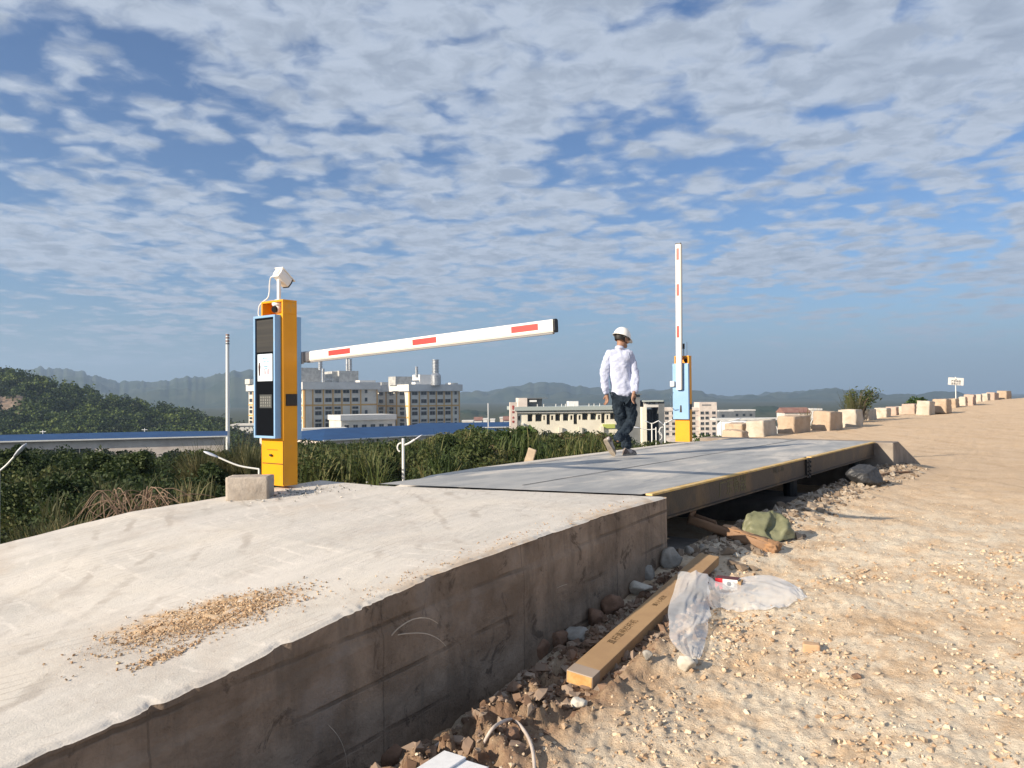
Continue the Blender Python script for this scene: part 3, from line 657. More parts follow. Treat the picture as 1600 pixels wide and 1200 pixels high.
    g.tube([(cx, cy, zc), (cx, cy, zc - 0.018), (cx, cy, zc - 0.03)], [0.06, 0.06, 0.052], 20)
    dc = g.build('dome_camera', CAMW if display else mat('amber_lamp_base', (0.35, 0.2, 0.05), 0.5), root, smooth=False)
    g = MB(); nr = 9
    cz = zc - 0.058; rr = 0.052
    g.tube([(cx + 0.0, cy - 0.0, cz + rr * math.cos(a)) for a in np.linspace(0.02, math.pi - 0.02, nr)], [rr * math.sin(a) for a in np.linspace(0.02, math.pi - 0.02, nr)], 20)
    g.build('camera_ball', CAMW if display else mat('amber_shell', (0.4, 0.22, 0.05), 0.4), dc, smooth=True)
    g = MB(); g.tube([(cx + 0.004, cy - 0.035, cz - 0.008), (cx + 0.008, cy - 0.056, cz - 0.014)], [0.036, 0.031], 20); g.build('camera_lens', MT['black'], dc)
    return root
# near post: base corner at pixel (443, 760), see the module notes
POST1 = UN(4.66, -6.17, 0.0)
pA = G(443, 760, -0.004); uA, nA = toUN(pA)
POST1 = UN(uA + 0.085, nA - 0.18, -0.004)
post1 = barrier_post('yellow barrier post with black display, pole camera and boom reaching across the deck', POST1, 1.86, 1.705, 0.475)
def add_camera():
    hd = 0.085
    r = post1
    g = MB(); g.tube([(0.03, -0.02, 1.86), (0.03, -0.02, 2.075)], 0.020, 14); g.tube([(0.03, -0.02, 1.86), (0.03, -0.02, 1.868)], 0.045, 14)
    g.build('camera_pole', CAMW, r)
    # housing: tilted box aimed along +Y, rolled towards the deck
    Mh = Matrix.Translation((0.030, 0.0, 2.115)) @ Matrix.Rotation(R(10), 4, 'Z') @ Matrix.Rotation(R(-34), 4, 'X') @ Matrix.Scale(0.80, 4)
    g = MB()
    L = 0.21
    prof = [(-0.05, -0.065), (0.05, -0.065), (0.066, 0.0), (0.058, 0.062), (-0.058, 0.062), (-0.066, 0.0)]
    vs = [(x, -0.07, z) for x, z in prof] + [(x, L - 0.07, z) for x, z in prof]
    g.add([Mh @ Vector(v) for v in vs], [tuple(range(6)), tuple(range(11, 5, -1))] + [(i, 6 + i, 6 + (i + 1) % 6, (i + 1) % 6) for i in range(6)])
    hs = g.build('camera_housing', CAMW, r, bevel=0.005)
    g = MB(); g.box((-0.072, -0.085, 0.063), (0.072, L - 0.02, 0.073), M=Mh); g.build('camera_hood', CAMW, hs, bevel=0.003)
    g = MB(); vs = [(x * 0.9, L - 0.0695, z * 0.9) for x, z in prof] + [(x * 0.95, L - 0.052, z * 0.95) for x, z in prof]
    g.add([Mh @ Vector(v) for v in vs], [tuple(range(6)), tuple(range(11, 5, -1))] + [(i, 6 + i, 6 + (i + 1) % 6, (i + 1) % 6) for i in range(6)]); g.build('camera_visor', MT['black'], hs)
    g = MB(); g.box((-0.035, -0.076, -0.035), (0.035, -0.0705, 0.035), M=Mh); g.build('rear_cover', mat('pale_grey_cover', (0.5, 0.5, 0.48), 0.5), hs)
    pts = [(0.02, -0.07, 2.10), (-0.05, -0.06, 2.10), (-0.085, -0.05, 2.04), (-0.09, -0.05, 1.96), (-0.10, -0.06, 1.90), (-0.15, -0.075, 1.865), (-0.20, -0.085, 1.83), (-0.215, -0.09, 1.78), (-0.215, -0.09, 1.73), (-0.19, -0.08, 1.70)]
    g = MB(); g.tube(smooth_pts(pts, 5), 0.006, 8); g.build('camera_cable', CAMW, r)
def smooth_pts(pts, k=4):
    p = [Vector(q) for q in pts]; p = [p[0]] + p + [p[-1]]; out = []
    for i in range(1, len(p) - 2):
        for j in range(k):
            t = j / k; a, b, c, d = p[i - 1], p[i], p[i + 1], p[i + 2]
            out.append(0.5 * ((2 * b) + (c - a) * t + (2 * a - 5 * b + 4 * c - d) * t * t + (3 * b - a - 3 * c + d) * t ** 3))
    out.append(p[-1]); return out
add_camera()
def barrier_arm(post, A, B, wide, thick, wide_dir=None, stripes=((0.12, 0.21), (0.45, 0.56), (0.83, 0.94)), sleeve=0.0):
    """box-section arm from A to B; wide_dir = direction of its broad dimension"""
    A, B = Vector(A), Vector(B); ax = (B - A); L = ax.length; ax.normalize()
    w = Vector(wide_dir); w = (w - ax * w.dot(ax)).normalized(); n = ax.cross(w)
    Mx = Matrix((ax, w, n)).transposed().to_4x4(); Mx.translation = A
    g = MB(); r = thick * 0.35; seg = 6; prof = []
    for cx, cy, a0 in ((wide / 2 - r, thick / 2 - r, 0), (-wide / 2 + r, thick / 2 - r, 90), (-wide / 2 + r, -thick / 2 + r, 180), (wide / 2 - r, -thick / 2 + r, 270)):
        for k in range(seg + 1): a = R(a0 + 90 * k / seg); prof.append((cx + r * math.cos(a), cy + r * math.sin(a)))
    m = len(prof)
    def ext(x0, x1, s=1.0):
        g = MB(); g.add([(x0, p * s, q * s) for p, q in prof] + [(x1, p * s, q * s) for p, q in prof], [tuple(range(m))[::-1], tuple(range(m, 2 * m))] + [(i, (i + 1) % m, m + (i + 1) % m, m + i) for i in range(m)]); return g
    bpy.context.view_layer.update(); root = ext(sleeve * 0.6, L - 0.02).build('barrier_boom', ARM, post); root.matrix_local = post.matrix_world.inverted() @ Mx
    ext(L - 0.0199, L, 1.04).build('end_cap', MT['black'], root)
    if sleeve: ext(-0.06, sleeve, 1.10).build('arm_clamp', GRY, root, bevel=0.003)
    # rubber strip and groove under the lower edge
    g = MB(); g.box((sleeve + .01, -wide / 2 - 0.012, -thick * 0.30), (L - 0.03, -wide / 2 - 0.0005, thick * 0.30)); g.build('rubber_strip', mat('grey_rubber', (0.22, 0.22, 0.23), 0.6), root)
    g = MB()
    for sgn in (1, -1): g.box((sleeve + .01, -wide / 2 + wide * .12, sgn * (thick / 2 + 0.0004) - 0.0008), (L - 0.03, -wide / 2 + wide * .15, sgn * (thick / 2 + 0.0004) + 0.0008))
    g.build('groove', GRY, root)
    for a, b in stripes:
        g = MB()
        for sgn in (1, -1): g.box((a * L, -wide * 0.20, sgn * (thick / 2 + 0.001) - .0008), (b * L, wide * 0.30, sgn * (thick / 2 + 0.001) + .0008))
        g.build('reflective_stripe', REFL, root)
    return root
u_arm = toUN(POST1)[0] + 0.19
A_ = RU(464, 559.5, u_arm); B_ = RU(869.5, 508.5, u_arm)
arm1 = barrier_arm(post1, A_, B_, 0.103, 0.045, wide_dir=(0, 0, 1), stripes=((0.163, 0.262), (0.522, 0.612), (0.868, 0.950)), sleeve=0.17)
g = MB(); g.box((-0.20, 0.142, 1.22), (0.185, 0.165, 1.34)); g.tube([(0.0, 0.10, A_.z + .004), (0.0, 0.165, A_.z + .004)], 0.05, 16); g.build('arm_hub', GRY, post1, bevel=0.004)

# far post
pB = P(1068.5, 690, 14.35); POST2 = Vector((pB.x, pB.y, pB.z - 0.0))
post2 = barrier_post('yellow barrier post with light blue housing and its boom standing upright', POST2 - Vector((0, 0, 0.0)), 1.60, 1.455, 0.42, w=0.29, d=0.12, display=False)
q = UN(toUN(POST2)[0] - 0.17, toUN(POST2)[1] - 0.0)
u2 = toUN(POST2)[0] - 0.165
A2 = RU(1061, 609, u2); B2 = RU(1060, 380, u2); 
arm2 = barrier_arm(post2, A2, B2, 0.108, 0.045, wide_dir=UN(0, -1.0), stripes=((0.015 + .0, 0.016), (0.455 - .10, 0.455 - .02), (0.64, 0.72), (0.885, 0.965)), sleeve=0.0)
# =====================================================================
# buildings in the valley
# =====================================================================
VZ = -19.6
def window_proto(w, h):
    me = bpy.data.meshes.new('window'); g = MB(); g.box((-w / 2, 0.0, -h / 2), (w / 2, 0.03, h / 2)); me.from_pydata(g.v, [], g.f)
    fr = MB(); t = 0.05
    for a, b in (((-w / 2 - t, -0.12, h / 2), (w / 2 + t, 0.05, h / 2 + t)), ((-w / 2 - t, -0.16, -h / 2 - t), (w / 2 + t, 0.05, -h / 2)), ((-w / 2 - t, -.1, -h / 2), (-w / 2, .05, h / 2)), ((w / 2, -.1, -h / 2), (w / 2 + t, .05, h / 2)), ((-0.03, -0.03, -h / 2), (0.03, 0.0, h / 2))):
        fr.box(a, b)
    mf = bpy.data.meshes.new('window_frame'); mf.from_pydata(fr.v, [], fr.f)
    me.materials.append(MT['glass_dark']); mf.materials.append(MT['frame_grey'])
    return me, mf
_wp = {}
def add_window(root, pos, rz, w, h, frame=True, glass=None):
    k = (round(w, 2), round(h, 2))
    if k not in _wp: _wp[k] = window_proto(w, h)
    o = bpy.data.objects.new('window', _wp[k][0]); COL.objects.link(o); o.parent = root; o.location = pos; o.rotation_euler = (0, 0, rz)
    if frame:
        f = bpy.data.objects.new('window_frame', _wp[k][1]); COL.objects.link(f); f.parent = o
    return o
def part_box(root, name, lo, hi, m, bevel=0): g = MB(); g.box(lo, hi); return g.build(name, m, root, bevel=bevel)
def factory(label, corner_px, D, ytop, Lf, Ll, cols, lcols, skip=()):
    c = P(corner_px, ytop, D); rz = math.atan2(0.6, 0.8)
    root = empty('factory_building', (c.x, c.y, VZ), rz); tag(root, label, 'building')
    Hh = c.z - VZ
    part_box(root, 'wall', (0, 0, 0), (Lf, Ll, Hh - 0.4), MT['cream'])
    part_box(root, 'parapet', (-0.9, -0.9, Hh - 2.7), (Lf + 0.9, Ll + 0.9, Hh), MT['band'])
    Z = [Hh - 3.5, Hh - 6.6, Hh - 9.6, Hh - 11.4, Hh - 14.2, Hh - 15.9]; HZ = [1.2, 1.4, 0.85, 1.4, 0.85, 1.35]
    for i, s in enumerate(cols):
        w = 2.4 if i < len(cols) - 1 else 1.0
        for z, h in zip(Z, HZ):
            if (i, round(Hh - z, 1)) in skip: continue
            add_window(root, (s, -0.04, z), 0, w, h)
    for s in lcols:
        for z, h in zip(Z, HZ): add_window(root, (-0.04, s, z), -math.pi / 2, 3.4, h)
    # pilasters and floor bands
    mids = [0.25] + [(a + b) / 2 for a, b in zip(cols[:-1], cols[1:])] + [Lf - 0.25]
    mids[1:1] = [cols[0] - 2.1]
    for s in mids: part_box(root, 'pilaster', (s - 0.22, -0.20, 0), (s + 0.22, -0.002, Hh - 2.7), MT['orange_trim'])
    lm = [0.4] + [(a + b) / 2 for a, b in zip(lcols[:-1], lcols[1:])]
    for s in lm: part_box(root, 'pilaster', (-0.25, s - 0.35, 0), (-0.002, s + 0.35, Hh - 2.7), MT['orange_trim'])
    for z in (Hh - 8.5, Hh - 13.0):
        part_box(root, 'floor_band', (-0.12, -0.10, z - 0.3), (Lf + .05, -0.003, z + 0.3), MT['orange_trim'] if z > Hh - 9 else MT['cream'])
        part_box(root, 'floor_band', (-0.15, 0, z - 0.3), (-0.003, Ll, z + 0.3), MT['orange_trim'])
    return root, Hh, c
def roof_px(root, name, pa, pb, D, depth, m, y0, y1, wx=0.0):
    """a rooftop part placed by its picture span at distance D, aligned with the building"""
    a = P(pa, y1, D); b = P(pb, y0, D); W_ = (b.x - a.x) / 0.95
    bpy.context.view_layer.update()
    la = root.matrix_world.inverted() @ Vector((a.x, a.y, a.z))
    return part_box(root, name, (la.x, la.y, la.z), (la.x + W_, la.y + depth, la.z + (b.z - a.z)), m)
def roof_stack(root, px, ytop, ybot, D, r, m=None):
    bpy.context.view_layer.update(); a = P(px, ybot, D); b = P(px, ytop, D); inv = root.matrix_world.inverted()
    la = inv @ a; lb = inv @ b; lb.x, lb.y = la.x, la.y
    g = MB(); n = 5; pts = [la.lerp(lb, k / n) for k in range(n + 1)]; g.tube([la, lb], r, 14)
    for p in pts[1:]: g.tube([p - Vector((0, 0, .25)), p], r * 1.22, 14)
    g.build('roof_chimney', m or MT['steel_pipe'], root)
F1, H1, c1 = factory('grey and cream factory block with orange pilasters just right of the near yellow post', 475, 280, 597, 29.6, 62, [5.4, 9.4, 13.0, 16.5, 20.2, 24.7], [4 + 6.1 * k for k in range(10)], skip={(3, 9.6), (3, 11.4), (3, 14.2), (3, 15.9), (4, 14.2), (4, 15.9), (5, 9.6), (5, 14.2), (5, 15.9)})
roof_px(F1, 'roof_plant', 464, 502, 290, 9, MT['roof_unit'], 574, 598); roof_px(F1, 'roof_plant', 530, 561, 300, 10, MT['roof_unit'], 579, 599)
roof_px(F1, 'roof_plant', 519, 530, 300, 9, MT['roof_unit'], 580, 599)
roof_px(F1, 'roof_plant', 562, 588, 296, 5, MT['band'], 594, 600); roof_px(F1, 'roof_duct', 504, 522, 292, 1, MT['steel_pipe'], 591, 594)
roof_stack(F1, 500.5, 562, 578, 292, 0.75); roof_stack(F1, 543, 560, 580, 305, 0.7); roof_stack(F1, 547, 561, 580, 305, 0.7); roof_stack(F1, 505, 576, 598, 290, 0.5)
roof_px(F1, 'stair_head', 390, 402, 322, 6, MT['cream'], 592, 600)
F2, H2, c2 = factory('cream factory block with yellow trim and a tall round stack on its roof', 640, 300, 600.5, 23.2, 45, [2.2, 6.3, 10.2, 13.9, 17.5, 21.2], [6, 15, 24])
roof_px(F2, 'roof_plant', 618, 646, 306, 6, MT['roof_unit'], 588, 602); roof_px(F2, 'roof_plant', 656, 676, 312, 6, MT['white'], 585, 602)
roof_px(F2, 'roof_plant', 649, 659, 304, 3, MT['white'], 597, 602); roof_px(F2, 'roof_plant', 596, 607, 330, 4, MT['roof_unit'], 597, 603)
roof_px(F2, 'stair_head', 704, 717, 318, 4, MT['band'], 598, 604)
roof_stack(F2, 651, 573, 590, 308, 0.55, MT['steel_pipe']); roof_stack(F2, 680.5, 562, 584, 306, 1.25)
bpy.context.view_layer.update()
a = F2.matrix_world.inverted() @ P(681, 602, 306); g = MB(); g.tube([a, a + Vector((0, 0, 3.9)), a + Vector((0, 0, 4.9))], [2.1, 2.1, 1.3], 16); g.build('scrubber_tank', MT['steel_pipe'], F2, smooth=False)
def low_block(label, pxa, pxb, ytop, D, depth, rz, name='annex_building', wallm='cream', par=1.8, wins=0):
    a = P(pxa, ytop, D); b = P(pxb, ytop, D); L = (b.x - a.x) / max(0.3, math.cos(rz) - math.sin(rz) * (b.x / D))
    root = empty(name, (a.x, a.y, VZ), rz); tag(root, label, 'building'); Hh = a.z - VZ
    part_box(root, 'wall', (0, 0, 0), (L, depth, Hh - 0.3), MT[wallm]); part_box(root, 'parapet', (-0.4, -0.6, Hh - par), (L + 0.4, depth + 0.3, Hh), MT['band'])
    for k in range(wins): add_window(root, (L * (k + .6) / (wins + .2), -0.04, Hh - par - 2.2), 0, 1.6, 1.3)
    return root, L, Hh
low_block('low grey annex with a flat roof standing between the two factory blocks', 533, 617, 649, 262, 14, R(30), wins=6)
low_block('low cream canopy building at the foot of the grey factory block', 474, 542, 670, 245, 8, R(20), par=2.0, wins=0)
low_block('white flat roofed shed between the tall white chimney and the factory', 362, 398, 663, 300, 10, R(8), name='white_shed', wallm='white', par=0.6)
def warehouse(label, pxa, pxb, yridge_a, yridge_b, yeave_a, yeave_b, Da, Db, width, hip=6.0, wins=()):
    """long gabled shed with a blue sheet roof: eave line from A to B, ridge behind"""
    A = P(pxa, yeave_a, Da); B = P(pxb, yeave_b, Db); ez = (A.z + B.z) / 2; A.z = B.z = ez
    d = (B - A); L = d.length; rz = math.atan2(d.y, d.x)
    root = empty('blue_roof_warehouse', (A.x, A.y, VZ), rz); tag(root, label, 'warehouse'); Hh = ez - VZ
    rzr = P((pxa + pxb) / 2, (yridge_a + yridge_b) / 2, (Da + Db) / 2 + width / 2).z - VZ
    part_box(root, 'wall', (0.3, 0.3, 0), (L - 0.3, width - 0.3, Hh), MT['pink_wall'])
    g = MB(); o = 0.5
    vs = [(-o, -o, Hh), (L + o, -o, Hh), (L + o, width + o, Hh), (-o, width + o, Hh), (hip, width / 2, rzr), (L - hip, width / 2, rzr)]
    vs += [(x, y, z - 0.12) for x, y, z in vs[:4]]
    g.add(vs, [(0, 1, 5, 4), (1, 2, 5), (2, 3, 4, 5), (3, 0, 4), (0, 6, 7, 1), (1, 7, 8, 2), (2, 8, 9, 3), (3, 9, 6, 0), (6, 9, 8, 7)])
    g.build('roof', MT['roof_blue'], root)
    part_box(root, 'gutter', (-o, -o - 0.2, Hh - 0.25), (L + o, -o + 0.0 - 0.003, Hh + 0.02), MT['white'])
    for s in wins: add_window(root, (L * s, 0.26, Hh - 2.6), 0, 4.5, 1.2)
    return root
warehouse('long low warehouse with a blue roof and cream wall below the wooded hill', -190, 352, 682, 672, 689, 685, 150, 172, 26, hip=14, wins=[.30 + .035 * k for k in range(8)])
warehouse('low warehouse with a blue roof in front of the two factory blocks', 506, 800, 667, 662, 686, 674, 175, 215, 34, hip=10)
warehouse('distant blue roofed warehouse beside the school and the pale sign slab', 640, 830, 660, 660, 668, 667, 262, 268, 24, hip=4)
def school():
    D = 130.0; a = P(808, 636, D); rz = R(6); root = empty('school_building', (a.x, a.y, VZ), rz)
    tag(root, 'long cream school building with flat roof and dark window openings', 'school'); Hh = a.z - VZ; k = D / F
    sx = lambda px: (px - 808) * k * 1.02
    L = sx(1000); zt = lambda y: Hh - (y - 636) * k
    part_box(root, 'wall', (0, 0.9, 0), (L, 12, Hh - 0.5), MT['school'])
    # veranda wall with openings
    ops = [(809.5, 812.5, 650, 657), (824, 832, 647.5, 659), (836, 846.5, 647.5, 659), (848.5, 851, 650, 657), (853.5, 859, 648, 664), (860.5, 864, 650, 657), (867, 875, 647.5, 658.5), (879, 888, 647.5, 658.5), (890.5, 894, 650, 657), (895.5, 901.5, 648, 664), (903.5, 907, 650, 657), (909, 918.5, 647, 657.5), (922, 931.5, 647, 657.5), (934, 937.5, 650, 657), (939, 945, 647, 663), (947.5, 950.5, 650, 657), (953, 962, 647, 657), (966, 975, 647, 657), (978, 984, 647, 663)]
    g = MB(); prev = 808; z1, z0 = zt(647), zt(664)
    g.box((0, 0, z1), (L, 0.895, Hh - 0.6))
    for x0, x1, ya, yb in ops:
        g.box((sx(prev), 0, z0), (sx(x0), 0.895, z1))
        g.box((sx(x0), 0, z0), (sx(x1), 0.895, zt(yb)))
        if ya > 647.6: g.box((sx(x0), 0.003, zt(ya)), (sx(x1), 0.892, z1))
        prev = x1
    g.box((sx(prev), 0, z0), (L, 0.895, z1)); g.box((0, 0, 0), (L, 0.895, z0))
    g.build('veranda_wall', MT['school'], root)
    for x0, x1, ya, yb in ops:
        add_window(root, ((sx(x0) + sx(x1)) / 2 + 0.1, 0.865, (zt(ya) + zt(yb)) / 2), 0, (sx(x1) - sx(x0)) * 0.9, abs(zt(ya) - zt(yb)) * 0.9, frame=False)
    part_box(root, 'roof_ledge', (-0.5, -0.7, Hh - 0.62), (L + 0.3, 12.5, Hh), MT['green_ledge'])
    part_box(root, 'cornice', (-0.2, -0.35, zt(645.5)), (L, -0.003, zt(644.2)), MT['band'])
    part_box(root, 'lower_band', (sx(941), -0.2, zt(671)), (sx(960), -0.003, zt(664.5)), mat('lime_green_paint', (0.45, 0.52, 0.14), 0.8))
    for x in (sx(874), sx(905), sx(939)): part_box(root, 'column', (x - .3, -0.5, 0), (x + .3, -0.203, zt(668)), MT['school'])
    part_box(root, 'stair_head', (sx(813), 3, Hh), (sx(827), 7, zt(622)), MT['pink_wall'])
    part_box(root, 'roof_room', (sx(828.5), 4, Hh), (sx(852), 9, zt(623.5)), MT['darkwall']); part_box(root, 'roof_slab', (sx(827.5), 3, zt(623.3)), (sx(859), 10, zt(622)), MT['darkwall'])
    part_box(root, 'roof_tank', (sx(831), 3.0, zt(628.5)), (sx(842), 3.9, zt(625.5)), MT['white'])
    part_box(root, 'roof_room', (sx(893), 3, Hh), (sx(908.5), 5, zt(628)), MT['white'])
    for px in (840, 850, 869, 878, 884, 897, 921, 929, 938):
        g = MB(); g.tube([(sx(px), 0.6, Hh), (sx(px), .6, Hh + 0.45)], 0.06, 6); g.build('vent_pipe', MT['lamp_white'], root)
    part_box(root, 'air_conditioner', (sx(815), -0.55, zt(663.5)), (sx(817.6), -0.003, zt(661)), MT['white'])
    # pale slab with red characters at the end of the building
    part_box(root, 'sign_slab', (sx(797), -0.4, 0), (sx(807.5), 1.2, zt(628.5)), MT['pink_wall'])
    Mx = Matrix(((1, 0, 0, 0), (0, 0, -1, 0), (0, 1, 0, 0), (0, 0, 0, 1)))
    for ch, y in zip('教学综合楼', (635.5, 639, 644, 652.5, 659)):
        text_mesh('red_character', ch, 0.42, MT['red'], root, Matrix.Translation((sx(801.5), -0.43, zt(y))) @ Mx, 0.02)
    return root
school()
def gatehouse():
    D = 122.0; k = D / F; a = P(985, 616, D); root = empty('entrance_tower', (a.x, a.y, VZ)); tag(root, 'grey tiled entrance tower with white pillar and portal beside the school', 'tower')
    sx = lambda px: (px - 985) * k; zt = lambda y: a.z - VZ - (y - 616) * k
    part_box(root, 'dark_wing', (-0.8, 0, 0), (sx(1000), 8, zt(617)), MT['darkwall']); part_box(root, 'roof_slab', (-1.1, -0.5, zt(617) + .003), (sx(1002), 8.4, zt(615.5)), MT['darkwall'])
    part_box(root, 'white_pillar', (sx(1000) + .003, -1.8, 0), (sx(1007), 0, zt(636)), MT['school'])
    part_box(root, 'portal_wall', (sx(1007) + .003, 0, 0), (sx(1009.5), 6, zt(627)), MT['darkwall']); part_box(root, 'portal_wall', (sx(1028), -0.5, 0), (sx(1037), 6, zt(627)), MT['darkwall'])
    part_box(root, 'portal_recess', (sx(1009.5), 2.6, 0), (sx(1028), 6, zt(640)), mat('dark_blue_glass', (0.03, 0.035, 0.06), 0.25))
    part_box(root, 'portal_lintel', (sx(1006), -0.3, zt(636.5)), (sx(1028) - .003, 5, zt(628)), MT['band']); part_box(root, 'roof_slab', (sx(1003.5), -0.9, zt(628) + .003), (sx(1035), 5.6, zt(625.8)), MT['green_ledge'])
    for q in (1013, 1018, 1023): part_box(root, 'mullion', (sx(q), 2.45, 0), (sx(q) + .18, 2.597, zt(644)), MT['darkwall'])
    Mx = Matrix(((1, 0, 0, 0), (0, 0, -1, 0), (0, 1, 0, 0), (0, 0, 0, 1)))
    text_mesh('wall_lettering', '学校 图书馆', 0.36, MT['black'], root, Matrix.Translation((sx(1014), -0.33, zt(630.3))) @ Mx, 0.02)
gatehouse()
def apartments():
    D = 330.0; k = D / F; a = P(1037, 636, D); root = empty('apartment_building', (a.x, a.y, VZ), 0); tag(root, 'pale pink five storey block with small dark windows behind the far post', 'building')
    sx = lambda px: (px - 1037) * k; zt = lambda y: a.z - VZ - (y - 636) * k
    part_box(root, 'wall', (0, 0, 0), (sx(1119), 14, zt(637)), MT['pink_wall']); part_box(root, 'parapet', (-0.4, -0.4, zt(642)), (sx(1119) + .4, 14.4, zt(637.5)), MT['pink_wall'])
    part_box(root, 'stair_tower', (sx(1092), -1.0, 0), (sx(1119), 9, zt(629)), MT['pink_wall']); part_box(root, 'roof_band', (sx(1096), -1.1, zt(634.2)), (sx(1110), -1.003, zt(632.5)), MT['darkwall'])
    for r_, y in enumerate((645.5, 653.5, 662, 670, 678)):
        for px in (1041.5, 1052.5, 1061, 1070, 1083): add_window(root, (sx(px), -0.04, zt(y)), 0, 1.45, 1.1)
        for px in (1092 + 4, 1103.5, 1114): add_window(root, (sx(px), -1.04, zt(y)), 0, 1.35, 1.1)
        part_box(root, 'floor_band', (0, -0.2, zt(y + 4.2)), (sx(1092), -0.003, zt(y + 3.7)), MT['band'])
apartments()
# small town far down the valley
def far_house(label, px, y0, y1, wpx, D, m, name='town_house', cat='house', pitched=False, roofm='band'):
    k = D / F; a = P(px, y0, D); zb = min(VZ, P(px, y1, D).z); root = empty(name, (a.x, a.y, zb)); tag(root, label, cat)
    h = a.z - zb; w = wpx * k
    part_box(root, 'wall', (0, 0, 0), (w, 9, h), MT[m])
    if pitched:
        g = MB(); g.add([(-.4, -.5, h), (w + .4, -.5, h), (w + .4, 9.5, h), (-.4, 9.5, h), (-.4, 4.5, h + 2), (w + .4, 4.5, h + 2)], [(0, 1, 5, 4), (2, 3, 4, 5), (0, 4, 3), (1, 2, 5)]); g.build('roof', MT[roofm], root)
    else: part_box(root, 'parapet', (-.2, -.2, h + .003), (w + .2, 9.2, h + 0.7), MT[roofm])
    for i in range(max(1, int(w / 4))): 
        if h > 6: add_window(root, (2 + i * 4, -0.04, h - 2.4), 0, 1.5, 1.4, frame=False)
MT['rust'] = mat('dull_red_roof', (0.22, 0.10, 0.08), 0.8, col2=(0.28, 0.16, 0.12), nscale=0.5)
for lab, *a in [
    ('cream town house with white parapet, furthest left of the valley town', 722, 659, 668, 17, 420, 'cream'),
    ('grey shed with a dull red roof in the valley town', 741, 657, 668, 12, 460, 'band', 'town_house', 'house', True, 'rust'),
    ('white town house left of the tall white street mast', 755, 656, 668, 6, 400, 'white'),
    ('small white house directly right of the tall white street mast', 766, 656.5, 668, 7, 430, 'white'),
    ('pale pink town house near the school sign slab', 781, 654, 668, 5, 400, 'pink_wall'),
    ('dull red roofed house next to the school sign slab', 787, 657, 668, 9, 380, 'band', 'town_house', 'house', True, 'rust'),
    ('wide dark warehouse far off between the far post and the row of blocks', 1124, 643, 656, 22, 420, 'darkwall'),
    ('dark green shed far off behind the row of concrete blocks', 1146, 642, 656, 34, 440, 'darkwall'),
    ('dull red roofed house behind the row of concrete blocks', 1226, 645, 656, 40, 300, 'pink_wall', 'town_house', 'house', True, 'rust'),
    ('pale flat roofed house beside the dull red roofed one behind the blocks', 1270, 641, 656, 14, 320, 'band')]: far_house(lab, *a)
# elevated road and white greenhouses below it
k = 300 / F; a = P(1118, 654, 300); b = P(1270, 653, 300)
r_ = empty('road_bridge', (a.x, a.y, VZ)); tag(r_, 'long low elevated road crossing the valley behind the concrete blocks', 'bridge')
part_box(r_, 'bridge_deck', (0, 0, a.z - VZ - 0.8), (b.x - a.x, 8, a.z - VZ), MT['band'])
for i in range(9): part_box(r_, 'bridge_pier', (2 + i * 4.2, 3, 0), (3 + i * 4.2, 4.4, a.z - VZ - 0.803), MT['band'])
for i, (px, y, lab) in enumerate([(1172, 662, 'white polytunnel with an arched roof, left one below the road bridge'), (1186, 661.5, 'white polytunnel with an arched roof, middle one below the road bridge'), (1204, 662, 'white polytunnel with an arched roof, right one below the road bridge')]):
    c = P(px, y, 190); g = MB(); n = 9; w = 1.9
    vs = [(w * math.cos(math.pi * j / n) , 0, (c.z - VZ) * 1.0 - 1.8 + 1.8 * math.sin(math.pi * j / n)) for j in range(n + 1)]
    vs = [(w, 0, 0)] + vs + [(-w, 0, 0)]; m = len(vs); vs2 = [(x, 24, z) for x, y_, z in vs]
    g.add(vs + vs2, [tuple(range(m)), tuple(range(2 * m - 1, m - 1, -1))] + [(j, m + j, m + j + 1, j + 1) for j in range(m - 1)])
    o = g.build('polytunnel', MT['white'], loc=(c.x, c.y, VZ)); tag(o, lab, 'greenhouse')
# tall white chimney
c = P(356, 700, 230); t = P(356, 522, 230)
root = empty('factory_chimney', (c.x, c.y, VZ)); tag(root, 'tall slim white chimney with thin dark bands at its top', 'chimney')
g = MB(); g.tube([(0, 0, 0), (0, 0, t.z - VZ)], [0.62, 0.50], 24); g.build('shaft', MT['lamp_white'], root, smooth=False)
for y in (523.5, 528, 533, 537): g = MB(); zz = P(356, y, 230).z - VZ; g.tube([(0, 0, zz - .2), (0, 0, zz + .2)], 0.56, 24); g.build('dark_band', MT['rust'] if y < 534 else MT['darkwall'], root)
# wooden pylons on the hill side roof
def mast(label, px, y0, y1, D, r=0.06, cross=True):
    a = P(px, y1, D); b = P(px, y0, D); g = MB(); g.tube([(0, 0, 0), (0, 0, b.z - VZ)], r, 6)
    if cross:
        for q in (0.4, 1.2): g.tube([(-0.7, 0, b.z - VZ - q), (0.7, 0, b.z - VZ - q)], r * .8, 6)
    o = g.build('utility_pole', MT['lamp_white'], loc=(a.x, a.y, VZ)); tag(o, label, 'utility pole')
mast('thin utility pole with cross arms standing behind the long blue roof', 67, 672, 680, 182, 0.10)
mast('thin utility pole with cross arms near the right end of the long blue roof', 226, 669, 676, 185, 0.08)
mast('tall plain white mast rising between the two blue roofs and the town', 763, 630, 668, 240, 0.16, False)
